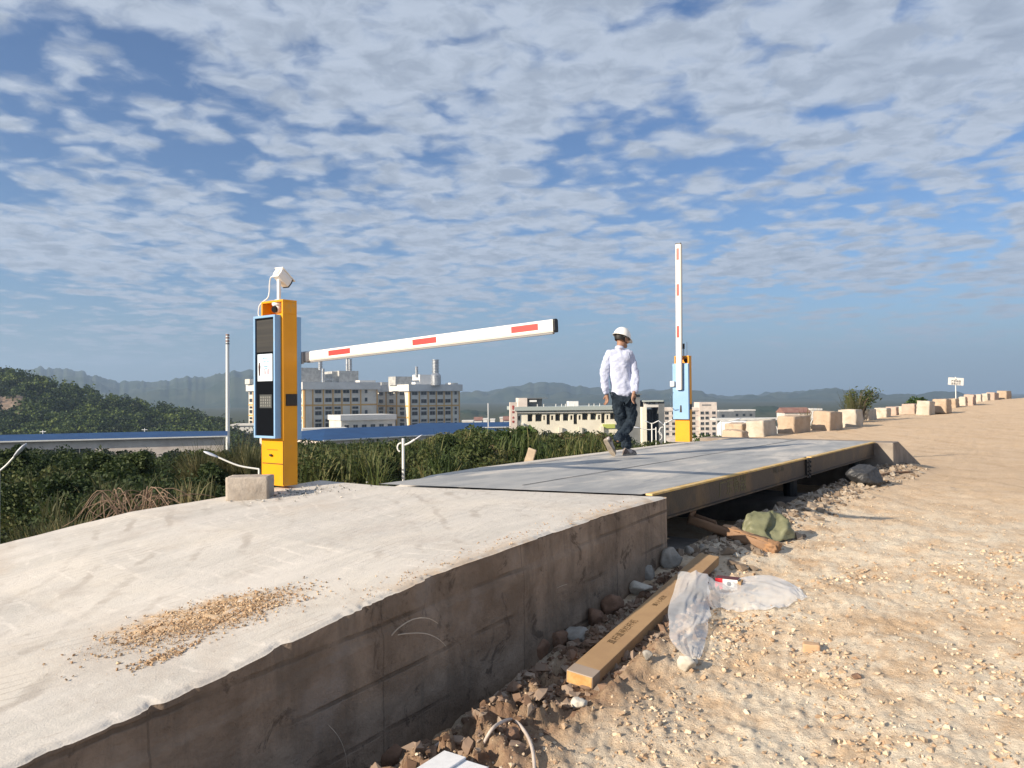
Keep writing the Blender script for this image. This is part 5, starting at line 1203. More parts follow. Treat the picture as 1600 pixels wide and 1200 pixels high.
def build_person():
    base = P(975, 712, 10.9); root = empty('person', (base.x, base.y, 0.006))
    tag(root, 'man in white hard hat, pale shirt and dark trousers walking away across the deck', 'person')
    V = []; E = []; Rr = []
    def v(p, r, par=None):
        V.append(p); Rr.append(r); i = len(V) - 1
        if par is not None: E.append((par, i))
        return i
    pel = v((-0.005, 0, 0.90), 0.085); sp = v((-0.03, 0, 1.12), 0.08, pel); ch = v((-0.055, 0.01, 1.33), 0.09, sp); nb = v((-0.05, 0.02, 1.47), 0.065, ch)
    n1 = v((-0.035, 0.045, 1.545), 0.052, nb); h1 = v((-0.012, 0.065, 1.61), 0.068, n1); h2 = v((0.005, 0.07, 1.675), 0.086, h1); v((0.0, 0.06, 1.735), 0.075, h2)
    jaw = v((0.045, 0.105, 1.575), 0.042, h1); v((0.075, 0.125, 1.548), 0.022, jaw); ns = v((0.075, 0.13, 1.628), 0.03, h2); v((0.103, 0.148, 1.607), 0.011, ns)
    v((0.02, -0.012, 1.635), 0.012, h2)          # ear
    def arm(sh, el, wr, hand_dir, side, curl):
        a = v(sh, 0.040, ch); b = v(el, 0.030, a); c = v(wr, 0.024, b)
        w = Vector(wr); d = Vector(hand_dir).normalized(); q = Vector(side).normalized(); f = d.cross(q)
        palm = w + d * 0.055; pi = v(tuple(palm), 0.030, c)
        for k, (off, ln) in enumerate(((-0.028, .070), (-0.010, .080), (0.009, .076), (0.027, .060))):
            k0 = v(tuple(palm + d * 0.035 + q * off), 0.0105, pi); k1 = v(tuple(palm + d * (0.035 + ln * .5) + q * off * 1.1 + f * curl * .012), 0.009, k0)
            v(tuple(palm + d * (0.035 + ln * .85) + q * off * 1.1 + f * curl * .042), 0.0075, k1)
        t0 = v(tuple(w + d * 0.03 + q * -0.032 + f * curl * .01), 0.012, pi); v(tuple(w + d * 0.078 + q * -0.05 + f * curl * .025), 0.009, t0)
    arm((-0.215, 0.0, 1.425), (-0.275, -0.03, 1.15), (-0.235, 0.0, 0.885), (0.05, .05, -1), (0.45, -.9, 0), 1)
    arm((0.105, 0.03, 1.43), (0.165, -0.02, 1.165), (0.125, -0.16, 0.90), (-0.22, -.05, -1), (-0.5, -.85, 0), -1)
    lh = v((-0.08, 0, 0.84), 0.07, pel); lk = v((-0.02, 0.10, 0.48), 0.045, lh); la = v((0.075, 0.16, 0.10), 0.035, lk)
    rh = v((0.075, 0, 0.84), 0.07, pel); rk = v((0.125, 0.07, 0.50), 0.045, rh); rm = v((0.03, -0.01, 0.37), 0.04, rk); ra = v((-0.115, -0.125, 0.215), 0.03, rm)
    skin_obj('body', V, E, Rr, SKIN, root)
    sv = [(-0.01, 0, 0.815), (-0.012, 0, 0.93), (-0.035, 0, 1.10), (-0.055, 0.0, 1.30), (-0.055, 0.01, 1.42), (-0.045, 0.02, 1.515),
          (-0.185, 0.0, 1.425), (-0.235, -0.01, 1.32), (-0.278, -0.03, 1.14), (-0.250, -0.01, 0.92), (-0.245, 0.0, 0.885),
          (0.085, 0.03, 1.43), (0.130, 0.02, 1.32), (0.168, -0.02, 1.155), (0.135, -0.14, 0.93), (0.128, -0.155, 0.895)]
    se = [(0, 1), (1, 2), (2, 3), (3, 4), (4, 5), (4, 6), (6, 7), (7, 8), (8, 9), (9, 10), (4, 11), (11, 12), (12, 13), (13, 14), (14, 15)]
    sr = [0.172, 0.174, 0.163, 0.172, 0.145, 0.070, 0.088, 0.074, 0.064, 0.055, 0.050, 0.088, 0.074, 0.064, 0.055, 0.050]
    sh = skin_obj('shirt', sv, se, sr, SHIRT, root, 2, 4, 0.74, 0.050, 0.085)
    g = MB(); g.tube([(-0.045, 0.022, 1.515), (-0.038, 0.032, 1.552)], [0.073, 0.062], 16); c = g.build('collar', SHIRT, sh, smooth=True); c.parent = root
    tv = [(-0.006, 0, 0.90), (-0.075, 0, 0.83), (-0.055, 0.04, 0.66), (-0.022, 0.10, 0.48), (0.03, 0.14, 0.28), (0.072, 0.16, 0.12), (0.075, 0.16, 0.085),
          (0.072, 0, 0.83), (0.105, 0.03, 0.67), (0.122, 0.07, 0.505), (0.03, -0.01, 0.37), (-0.09, -0.10, 0.255), (-0.115, -0.125, 0.225)]
    te = [(0, 1), (1, 2), (2, 3), (3, 4), (4, 5), (5, 6), (0, 7), (7, 8), (8, 9), (9, 10), (10, 11), (11, 12)]
    tr = [0.125, 0.108, 0.100, 0.082, 0.076, 0.072, 0.066, 0.108, 0.102, 0.086, 0.076, 0.072, 0.064]
    skin_obj('trousers', tv, te, tr, TROU, root, 0, 4, 0.88, 0.060, 0.075)
    # hair and helmet
    face = Vector((0.78, 0.55, 0)).normalized()
    Mh = Matrix.Translation((0.0, 0.062, 1.705)) @ Matrix.Rotation(math.atan2(face.y, face.x), 4, 'Z') @ Matrix.Rotation(R(20), 4, 'Y')
    def dome(a, b, h, z0=0.0, seg=28, rings=9, lo=0.0):
        vs = []; fs = []
        for i in range(rings + 1):
            t = lo + (math.pi / 2 - lo) * i / rings
            for j in range(seg): u_ = 2 * math.pi * j / seg; vs.append((a * math.cos(t) * math.cos(u_), b * math.cos(t) * math.sin(u_), z0 + h * math.sin(t)))
        for i in range(rings):
            for j in range(seg): fs.append((i * seg + j, i * seg + (j + 1) % seg, (i + 1) * seg + (j + 1) % seg, (i + 1) * seg + j))
        return vs, fs
    g = MB(); vs, fs = dome(0.103, 0.088, 0.10, -0.015, lo=-0.55); g.add([Mh @ (Vector(v_) + Vector((-0.008, 0, -0.01))) for v_ in vs], fs)
    g.build('hair', mat('black_hair', (0.012, 0.010, 0.009), 0.6), root, smooth=True)
    g = MB(); vs, fs = dome(0.135, 0.112, 0.135, 0.0); g.add([Mh @ Vector(v_) for v_ in vs], fs)
    seg = 28; rim = []
    for ring, (k, dz) in enumerate(((1.0, 0.0), (1.1, -0.008), (1.1, -0.014), (1.0, -0.010))):
        for j in range(seg):
            u_ = 2 * math.pi * j / seg; ex = 0.055 * max(0, math.cos(u_)) ** 2 if ring in (1, 2) else 0
            rim.append(Mh @ Vector(((0.135 * k + ex) * math.cos(u_), 0.112 * k * math.sin(u_), dz - ex * .25)))
    g.add(rim, [(i * seg + j, i * seg + (j + 1) % seg, (i + 1) * seg + (j + 1) % seg, (i + 1) * seg + j) for i in range(3) for j in range(seg)])
    hm = g.build('hard_hat', mat('white_hard_hat', (0.80, 0.79, 0.76), 0.3, spec=0.5), root, smooth=True)
    g = MB(); vs, fs = dome(0.118, 0.100, 0.02, -0.012, rings=2, lo=-0.45); g.add([Mh @ Vector(v_) for v_ in vs], fs); g.build('helmet_strap', mat('grey_strap', (0.35, 0.35, 0.36), 0.6), hm, smooth=True)
    # shoes
    def shoe(toe, heel, upv):
        t = Vector(toe); h = Vector(heel); d = (t - h); L = d.length; d.normalize(); u_ = Vector(upv); u_ = (u_ - d * u_.dot(d)).normalized(); s = d.cross(u_)
        Ms = Matrix((d, -s, u_)).transposed().to_4x4(); Ms.translation = h
        prof = [(0.0, .030, .055), (0.05, .036, .085), (.2, .040, .105), (.35, .040, .095), (.55, .045, .070), (.75, .050, .055), (.92, .040, .042), (1.0, .018, .030)]
        n = 14; vs = []; 
        for x, w, z in prof:
            for j in range(n): a = 2 * math.pi * j / n; vs.append(Ms @ Vector((x * L, w * math.cos(a), 0.02 + max(0, math.sin(a)) * z)))
        g = MB(); g.add(vs, [(i * n + j, i * n + (j + 1) % n, (i + 1) * n + (j + 1) % n, (i + 1) * n + j) for i in range(len(prof) - 1) for j in range(n)] + [tuple(range(n))[::-1], tuple(range(len(vs) - n, len(vs)))])
        o = g.build('shoe', mat('beige_grey_shoe', (0.46, 0.42, 0.40), 0.8, col2=(0.14, 0.11, 0.10), nscale=14, lo=.45, hi=.55), root, smooth=True)
        out = [(x * L, w * 1.12) for x, w, z in prof]; ol = [(-.008, 0)] + out + [(L + .008, 0)] + [(x, -w) for x, w in out[::-1]]; m_ = len(ol)
        g = MB(); g.add([Ms @ Vector((x, y, 0.026)) for x, y in ol] + [Ms @ Vector((x, y, 0.0)) for x, y in ol], [tuple(range(m_)), tuple(range(2 * m_ - 1, m_ - 1, -1))] + [(i, (i + 1) % m_, m_ + (i + 1) % m_, m_ + i) for i in range(m_)])
        g.build('sole', mat('worn_sole', (0.33, 0.29, 0.24), 0.85, col2=(0.22, 0.19, 0.16), nscale=20), o)
    shoe((0.205, 0.30, 0.0), (0.015, 0.10, 0.0), (0, 0, 1))
    shoe((-0.150, -0.02, 0.005), (-0.285, -0.17, 0.235), (0.62, 0.55, 0.62))
build_person()

# =====================================================================
# rubble, litter
# =====================================================================
KRAFT = mat('kraft_cardboard', (0.36, 0.235, 0.125), 0.8, col2=(0.32, 0.205, 0.11), nscale=6, bump=0.001, bscale=60)
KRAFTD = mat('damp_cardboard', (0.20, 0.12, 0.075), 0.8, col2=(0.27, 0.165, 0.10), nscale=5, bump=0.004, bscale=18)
INK = mat('brown_print_ink', (0.10, 0.06, 0.025), 0.8)
def frame_on(A, B, upv=(0, 0, 1)):
    d = (B - A); L = d.length; d.normalize(); u_ = Vector(upv); u_ = (u_ - d * u_.dot(d)).normalized(); s = d.cross(u_)
    M_ = Matrix((d, -s, u_)).transposed().to_4x4(); M_.translation = A; return M_, L
def long_carton():
    w, h = 0.165, 0.075
    A = CA; B = CB
    M_, L = frame_on(A, B, (0.10, -0.02, 1))
    root = empty('long_carton', A); root.matrix_world = M_; tag(root, 'long flat sealed cardboard carton with printed characters lying against the rubble', 'carton')
    g = MB(); g.box((0, -w / 2, 0), (L, w / 2, h)); g.build('carton_body', KRAFT, root, bevel=0.004)
    tp = mat('clear_packing_tape', (0.33, 0.26, 0.20), 0.25, spec=0.6)
    g = MB(); g.box((-0.0015, -w / 2 - 0.0015, -.001), (0.10, w / 2 + 0.0015, h + 0.0015)); g.build('end_tape', tp, root, bevel=0.003)
    g = MB(); g.box((-0.0035, -w / 2 + 0.004, 0.004), (-0.0018, w / 2 - 0.004, h - 0.004)); g.build('end_flap', mat('orange_kraft', (0.48, 0.27, 0.10), 0.4, col2=(0.58, 0.36, 0.16), nscale=25), root)
    T = Matrix.Translation((L * 0.27, 0.012, h + 0.0012)); text_mesh('carton_print', '直杆道闸栏杆机', 0.058, INK, root, T, 0.0002)
    T = Matrix.Translation((L * 0.52, -0.004, h + 0.0012)); text_mesh('carton_print', '请小心轻放', 0.043, INK, root, T, 0.0002)
    return root
long_carton()
def torn_carton():
    A = G(1078, 818, -0.40); B = G(1205, 862, -0.58); A.z = -0.385; M_, L = frame_on(A, B)
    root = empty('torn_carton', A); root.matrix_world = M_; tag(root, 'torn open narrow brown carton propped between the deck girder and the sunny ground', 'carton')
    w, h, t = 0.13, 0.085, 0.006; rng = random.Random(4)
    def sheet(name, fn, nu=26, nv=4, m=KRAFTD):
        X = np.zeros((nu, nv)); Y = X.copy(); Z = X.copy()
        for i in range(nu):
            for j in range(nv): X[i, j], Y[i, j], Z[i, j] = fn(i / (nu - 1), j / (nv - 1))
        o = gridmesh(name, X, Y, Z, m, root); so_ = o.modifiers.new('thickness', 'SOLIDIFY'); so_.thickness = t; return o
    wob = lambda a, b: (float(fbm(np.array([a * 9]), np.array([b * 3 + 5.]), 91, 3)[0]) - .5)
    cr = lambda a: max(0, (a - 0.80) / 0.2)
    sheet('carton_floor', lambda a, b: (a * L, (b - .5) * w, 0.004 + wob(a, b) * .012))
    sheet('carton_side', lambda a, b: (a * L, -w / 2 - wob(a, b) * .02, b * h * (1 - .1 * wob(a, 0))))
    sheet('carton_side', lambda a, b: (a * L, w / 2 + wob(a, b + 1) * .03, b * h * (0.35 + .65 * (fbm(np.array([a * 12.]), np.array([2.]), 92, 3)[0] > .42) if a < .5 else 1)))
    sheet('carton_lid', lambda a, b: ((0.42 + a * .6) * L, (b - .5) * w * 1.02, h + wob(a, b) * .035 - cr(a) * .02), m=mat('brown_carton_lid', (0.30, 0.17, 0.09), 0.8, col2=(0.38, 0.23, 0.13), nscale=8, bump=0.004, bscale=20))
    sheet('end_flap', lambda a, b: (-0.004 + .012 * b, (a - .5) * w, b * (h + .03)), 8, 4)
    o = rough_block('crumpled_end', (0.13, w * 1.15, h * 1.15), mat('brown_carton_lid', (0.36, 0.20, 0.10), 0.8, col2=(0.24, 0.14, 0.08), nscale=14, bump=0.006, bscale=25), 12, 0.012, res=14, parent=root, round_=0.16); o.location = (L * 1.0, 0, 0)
    return root
torn_carton()
def crumpled(name, label, cat, px, py, D, dim, m, seed, amp=0.5, facets=60):
    """cloth or film bag: convex lump folded along random planes"""
    import bmesh
    rng = np.random.default_rng(seed); bm = bmesh.new(); bmesh.ops.create_icosphere(bm, subdivisions=5, radius=1.0)
    co = np.array([v.co[:] for v in bm.verts]); nr = co / np.linalg.norm(co, axis=1, keepdims=True); r = np.ones(len(co)) * 1.0
    for k in range(facets):   # cut the ball by random planes, which gives creased flat folds
        d = rng.normal(size=3); d /= np.linalg.norm(d); off = rng.uniform(0.62, 0.9); c = nr @ d
        with np.errstate(divide='ignore'): rc = np.where(c > 0.05, off / np.maximum(c, 1e-3), 9)
        r = np.minimum(r, rc)
    rid = np.abs(fbm(nr[:, 0] * 1.25 + seed, nr[:, 1] * 1.25 + nr[:, 2] * 1.1, seed, 3, 0.45) - 0.5)
    r = r * (1 - amp * np.clip(3.2 * rid, 0, 1))
    rid2 = np.abs(fbm(nr[:, 0] * 3 + seed, nr[:, 1] * 3 + nr[:, 2] * 2.5, seed + 9, 2, 0.5) - 0.5); r = r * (1 - 0.05 * np.clip(3 * rid2, 0, 1))
    q = nr * r[:, None] * np.array(dim)[None] / 2; q[:, 2] = np.maximum(q[:, 2], -dim[2] * 0.30); q[:, 2] += dim[2] * 0.30
    for v, c in zip(bm.verts, q): v.co = c
    me = bpy.data.meshes.new(name); bm.to_mesh(me); bm.free(); p = P(px, py, D); o = link(name, me, m, None, smooth=False)
    o.location = (p.x, p.y, gz(p.x, p.y) - 0.015); return tag(o, label, cat)
def folded_sack():
    import bmesh
    v = [(-.27, 0, .0), (-.19, .05, .21), (-.09, .10, .245), (.035, .03, .20), (-.065, -.10, .085), (-.11, -.13, -.02), (.055, .10, .25), (.14, .12, .23), (.215, .05, .17), (.265, 0, .0), (.08, -.11, -.01), (-.05, -.05, .05), (0, .25, .14), (-.22, .2, .0), (.22, .2, .0), (.045, .03, .10), (-.20, -.09, .06), (-.16, .0, .16), (-.23, -.05, -.02), (.16, -.06, .09), (.0, -.13, -.02)]
    f = [(1, 2, 17), (17, 2, 3), (17, 3, 4), (16, 17, 4), (16, 4, 5), (0, 16, 18), (0, 1, 17), (0, 17, 16), (16, 5, 18), (3, 6, 15), (3, 15, 11), (4, 3, 11), (4, 11, 20), (4, 20, 5), (6, 7, 15), (7, 8, 15), (15, 8, 19), (15, 19, 11), (19, 10, 11), (11, 10, 20), (8, 9, 19), (19, 9, 10), (1, 13, 12), (1, 12, 2), (2, 12, 6), (2, 6, 3), (6, 12, 7), (7, 12, 14), (7, 14, 8), (8, 14, 9), (0, 13, 1)]
    me = bpy.data.meshes.new('plastic_sack'); me.from_pydata(v, [], f); bm = bmesh.new(); bm.from_mesh(me); bmesh.ops.recalc_face_normals(bm, faces=bm.faces[:])
    bmesh.ops.subdivide_edges(bm, edges=bm.edges[:], cuts=7, use_grid_fill=True); bm.normal_update(); co = np.array([q.co[:] for q in bm.verts])
    d = fbm(co[:, 0] * 16, co[:, 1] * 16 + co[:, 2] * 14, 77, 3, .55) - .5; e = np.abs(fbm(co[:, 0] * 9 + 3, co[:, 2] * 9 + co[:, 1] * 7, 78, 2) - .5)
    for q, x, y in zip(bm.verts, d, e): q.co = q.co + q.normal * float(x * .022 - y * .05 + .008)
    bm.to_mesh(me); bm.free(); me.shade_smooth(); o = bpy.data.objects.new('plastic_sack', me); COL.objects.link(o)
    me.materials.append(mat('olive_green_sack', (0.145, 0.15, 0.085), 0.5, spec=0.35, col2=(0.20, 0.205, 0.125), nscale=6, bump=0.004, bscale=22))
    p = P(1200, 838, 7.45); o.location = (p.x, p.y, gz(p.x, p.y) + 0.0); tag(o, 'crumpled olive green sack on the sunny earth beside the torn carton', 'sack')
folded_sack()
b2 = crumpled('plastic_sack', 'dark grey sack slumped in the shade under the far part of the girder', 'sack', 1350, 757, 11.0, (0.55, 0.40, 0.40), mat('dark_grey_sack', (0.035, 0.037, 0.042), 0.5, spec=0.4, bump=0.006, bscale=14), 9, 0.10, 12)
def film():
    m = bpy.data.materials.new('clear_film'); m.use_nodes = True; nt = m.node_tree; b = nt.nodes['Principled BSDF']
    b.inputs['Base Color'].default_value = (0.85, 0.85, 0.85, 1); b.inputs['Roughness'].default_value = 0.18; b.inputs['Specular IOR Level'].default_value = 0.6
    tr = nn(nt, 'ShaderNodeBsdfTransparent'); mx = nn(nt, 'ShaderNodeMixShader'); tc = nn(nt, 'ShaderNodeTexCoord')
    lw = nn(nt, 'ShaderNodeLayerWeight'); lw.inputs[0].default_value = 0.35
    f = mathn(nt, 'ADD', mathn(nt, 'MULTIPLY', noise(nt, tc.outputs['Object'], 6, 4), 0.35), mathn(nt, 'MULTIPLY', lw.outputs['Facing'], 0.62))
    f = mathn(nt, 'ADD', f, 0.02, clamp=True)
    nt.links.new(f, mx.inputs[0]); nt.links.new(tr.outputs[0], mx.inputs[1]); nt.links.new(b.outputs[0], mx.inputs[2]); nt.links.new(mx.outputs[0], nt.nodes['Material Output'].inputs[0])
    def sheet(pts, n, k, seed, hgt, parent=None):
        """pts: 4 rows of (px, py, lift) corners left/right along the sheet; ruled surface with soft folds"""
        rows = [(GG(a[0], a[1] + a[2] * 150) + Vector((0, 0, a[2])), GG(b_[0], b_[1] + b_[2] * 150) + Vector((0, 0, b_[2]))) for a, b_ in pts]
        Lc = smooth_pts([r[0] for r in rows], 14); Rc = smooth_pts([r[1] for r in rows], 14)
        n = len(Lc); X = np.zeros((n, k)); Y = X.copy(); Z = X.copy()
        for i in range(n):
            for j in range(k):
                q = j / (k - 1); p = Lc[i].lerp(Rc[i], q); e = math.sin(math.pi * q)
                f1 = 1 - abs(2 * float(vn(np.array([q * 2.6 + i * .02]), np.array([i * .06]), seed)[0]) - 1)
                f2 = 1 - abs(2 * float(vn(np.array([q * 6 + i * .05]), np.array([i * .10 + 7]), seed + 1)[0]) - 1)
                X[i, j] = p.x + (f2 - .5) * .02; Y[i, j] = p.y + (f1 - .5) * .03
                Z[i, j] = max(p.z + hgt * e * (0.4 * f1 + .12 * f2), gz(p.x, p.y) + 0.006 + 0.012 * f2)
        return gridmesh('plastic_film' if parent is None else 'film_flap', X, Y, Z, m, parent)
    o = sheet([((1262, 936, 0), (1240, 944, 0)), ((1240, 915, .03), (1222, 952, 0)), ((1205, 902, .05), (1182, 957, .0)), ((1165, 905, .07), (1148, 957, .01)), ((1130, 915, .08), (1118, 953, .01)), ((1106, 905, .10), (1108, 950, .02))], 90, 40, 31, 0.07)
    tag(o, 'crumpled sheet of clear plastic film trailing from the long carton over the earth', 'plastic film')
    sheet([((1060, 903, .17), (1106, 905, .14)), ((1052, 935, .14), (1108, 930, .11)), ((1045, 960, .12), (1110, 955, .06)), ((1044, 990, .08), (1108, 975, .03)), ((1052, 1012, .05), (1104, 992, .01)), ((1078, 1034, .01), (1092, 1032, .0))], 90, 36, 47, 0.05, o)
film()
def small_box():
    c = GG(1137, 921); root = empty('gift_box', (c.x, c.y, c.z - .01), R(-28)); tag(root, 'small red and white box with a round black hole beside the plastic film', 'box')
    RD = mat('bright_red_card', (0.72, 0.03, 0.05), 0.5); WH = mat('white_card', (0.72, 0.71, 0.70), 0.6)
    g = MB(); g.box((-0.085, -0.045, 0), (-0.028, 0.045, 0.10)); g.build('red_end', RD, root)
    g = MB(); g.box((-0.0279, -0.045, 0), (0.085, 0.045, 0.099)); g.build('white_sleeve', WH, root)
    g = MB(); g.box((-0.085, -0.046, 0.1003), (0.086, 0.046, 0.103)); g.build('lid', mat('dark_lid', (0.10, 0.03, 0.035), 0.6), root)
    g = MB(); g.tube([(0.02, -0.048, 0.066), (0.02, -0.0452, 0.066)], 0.017, 16); g.build('round_hole', MT['black'], root)
    g = MB(); g.box((0.0855, -0.05, 0.01), (0.112, 0.04, 0.09)); g.build('side_flap', KRAFT, root)
small_box()
def foam_box():
    c = G(726, 1190, -0.76); root = empty('foam_box', (c.x, c.y, 0), R(-33)); c.z = -0.76; root.location = (c.x, c.y, c.z); tag(root, 'corner of a white foam box lying at the foot of the ramp wall', 'box')
    FO = mat('white_foam', (0.74, 0.75, 0.77), 0.7, col2=(0.68, 0.69, 0.71), nscale=30, bump=0.001, bscale=150)
    g = MB(); g.box((-0.13, -0.26, -0.16), (0.12, 0.02, 0.0)); g.build('foam_body', FO, root, bevel=0.006)
    g = MB(); g.box((-0.13, -0.26, 0.001), (-0.006, 0.02, 0.012)); g.build('lid_flap', FO, root, bevel=0.003)
foam_box()
PIPE = mat('off_white_conduit', (0.50, 0.44, 0.40), 0.5, col2=(0.42, 0.36, 0.32), nscale=15)
def path_tube(name, label, cat, pts, r, m, seg=8):
    W_ = []
    for px, py, dz in pts: p = GG(px, py); W_.append(Vector((p.x, p.y, p.z + dz)))
    o0 = W_[0].copy(); g = MB(); g.tube(smooth_pts([w - o0 for w in W_], 6), r, seg); o = g.build(name, m, smooth=True, loc=tuple(o0)); return tag(o, label, cat)
path_tube('plastic_conduit', 'bent off-white plastic conduit curving over the earth near the bottom edge', 'conduit', [(755, 1160, -.01), (772, 1146, .03), (800, 1140, .05), (820, 1156, .04), (832, 1178, .02), (836, 1215, .0)], 0.0085, PIPE)
path_tube('plastic_conduit', 'short piece of off-white conduit between the foam box and the wall', 'conduit', [(668, 1182, .0), (684, 1172, .03), (703, 1162, .03), (722, 1152, 0.0)], 0.0085, PIPE)
def wall_root(label, pts, r, out):
    W_ = [RN(px, py, -2.93 + o_) for (px, py), o_ in zip(pts, out)]; o0 = W_[0].copy(); g = MB(); q = smooth_pts([w - o0 for w in W_], 6)
    g.tube(q, [r * (1 - .5 * i / len(q)) for i in range(len(q))], 6); o = g.build('dry_root', mat('pale_dry_root', (0.50, 0.42, 0.34), 0.8), smooth=True, loc=tuple(o0)); tag(o, label, 'root')
wall_root('upper pale dry root arching out of the ramp side wall', [(606, 1000), (622, 982), (645, 968), (668, 966), (684, 974)], 0.0042, [-.01, .03, .07, .09, .08])
wall_root('lower pale dry root curving out of the ramp side wall', [(612, 994), (636, 990), (664, 990), (684, 998), (697, 1010)], 0.0042, [-.01, .03, .07, .09, .09])
wall_root('tiny pale straw sticking out high on the ramp side wall', [(866, 922), (876, 916), (886, 913)], 0.003, [-.01, .03, .06])
wall_root('thin dark hanging root low on the ramp side wall', [(505, 1125), (528, 1150), (540, 1180), (543, 1215)], 0.0025, [0.005, .01, .012, .015])
# plank, brick, sticks
o = rough_block('plank_stub', (0.13, 0.035, 0.34), mat('bleached_wood', (0.42, 0.34, 0.25), 0.8, col2=(0.33, 0.26, 0.19), nscale=8), 31, 0.006, round_=0.04)
c = P(822, 722, 11.6); o.location = (c.x, c.y, c.z - 0.12); o.rotation_euler = (0, R(18), R(-20)); tag(o, 'leaning stub of bleached plank behind the long edge of the deck', 'plank')
o = rough_block('brick', (0.10, 0.07, 0.055), mat('tan_brick', (0.50, 0.33, 0.20), 0.9, col2=(0.44, 0.29, 0.18), nscale=12, bump=0.002, bscale=50), 32, 0.003, round_=0.05)
c = GG(1268, 1016); o.location = (c.x, c.y, c.z - .012); o.rotation_euler = (0, 0, R(-20)); tag(o, 'small tan brick half lying on the pale crumbly earth', 'brick')
path_tube('stick', 'dark stick lying on the earth in front of the far end block', 'stick', [(1372, 745, .02), (1390, 742, .03), (1405, 740, .02), (1421, 739, .02)], 0.018, KRAFTD, 6)
# ---- rocks ----
RG = [mat('grey_limestone', (0.36, 0.34, 0.31), 0.9, col2=(0.26, 0.245, 0.22), nscale=9, bump=0.008, bscale=25), mat('red_brown_clod', (0.23, 0.14, 0.095), 0.95, col2=(0.15, 0.09, 0.06), nscale=9, bump=0.012, bscale=20), mat('chalky_rock', (0.56, 0.53, 0.47), 0.9, col2=(0.45, 0.42, 0.36), nscale=9, bump=0.006, bscale=30)]
def rock_mesh(name, dim, seed, m, sub=4, jag=0.55):
    import bmesh
    rng = np.random.default_rng(seed); bm = bmesh.new(); bmesh.ops.create_icosphere(bm, subdivisions=sub, radius=1.0)
    co = np.array([v.co[:] for v in bm.verts]); nr = co / np.linalg.norm(co, axis=1, keepdims=True); r = np.ones(len(co))
    for k in range(11):
        d = rng.normal(size=3); d /= np.linalg.norm(d); c = nr @ d; off = rng.uniform(jag, 0.95); r = np.minimum(r, np.where(c > 0.05, off / np.maximum(c, 1e-3), 9))
    r = r * (0.90 + 0.22 * fbm(nr[:, 0] * 3 + seed, nr[:, 1] * 3 + nr[:, 2] * 2.3, seed, 4, 0.6))
    q = nr * r[:, None] * np.array(dim)[None] / 2
    for v, c in zip(bm.verts, q): v.co = c
    me = bpy.data.meshes.new(name); bm.to_mesh(me); bm.free(); me.materials.append(m); me.shade_smooth(); return me
for i, (px, py, wpx, hpx, mi, lab) in enumerate([
    (1051, 888, 36, 34, 0, 'rounded grey rock between the ramp corner and the long carton'), (1016, 905, 26, 22, 0, 'small pointed grey rock left of the rounded rock'),
    (1003, 930, 36, 24, 2, 'whitish flat rock lying between the carton and the ramp wall'), (1078, 868, 18, 16, 0, 'light grey stone at the upper end of the long carton'),
    (1097, 862, 14, 13, 0, 'small pale stone just above the upper end of the long carton'), (962, 962, 44, 34, 1, 'big red brown clod beside the carton below the whitish rock'),
    (930, 975, 34, 28, 1, 'dark red clod against the ramp wall'), (904, 1002, 44, 22, 0, 'grey slab of stone leaning by the lower ramp wall'),
    (1086, 1040, 16, 12, 2, 'chalky white chip at the lower tip of the plastic film'), (1076, 1048, 34, 24, 2, 'broad chalky lump under the lower tip of the plastic film'),
    (875, 1012, 34, 28, 1, 'earthy brown clod below the grey slab of stone'), (1168, 812, 36, 26, 0, 'rounded grey boulder in the shade behind the green sack'),
    (1192, 806, 26, 18, 0, 'smaller grey boulder touching the boulder behind the green sack'), (843, 1030, 40, 32, 1, 'large brown clod in the middle of the spoil heap'),
    (605, 1196, 54, 34, 1, 'brown clod with flat top at the lower edge of the ramp wall'), (801, 1162, 36, 22, 1, 'buried brown stone under the bent conduit'),
    (905, 1108, 30, 20, 2, 'pale stone just below the near end of the carton'), (1403, 722, 26, 20, 0, 'grey rock beside the far end block'), (1380, 733, 22, 18, 1, 'brown rock below the far end block'),
    (1012, 1032, 18, 16, 0, 'small grey stone in the shade right of the carton'), (352, 930, 8, 8, 1, 'tiny dark stone standing beside the dried sand on the ramp'),
    (1152, 872, 12, 9, 2, 'small white stone in front of the torn carton'), (1345, 741, 20, 12, 0, 'flat stone beside the dark grey sack'), (1340, 1062, 16, 10, 1, 'reddish pebble on the open earth')]):
    if py < 960 and px < 500: c = G(px, py, float(ramp_h(2.2)) - 0.01); gzz = c.z
    else: c = GG(px, py); gzz = c.z
    k = c.y / F; d = (wpx * k, wpx * k * 0.9, hpx * k * 1.15)
    o = bpy.data.objects.new('rock', rock_mesh('rock', d, 300 + i, RG[mi])); COL.objects.link(o); o.location = (c.x, c.y + d[1] * .3, gzz + d[2] * 0.30); o.rotation_euler = (0, 0, i * 1.3); tag(o, lab, 'rock')
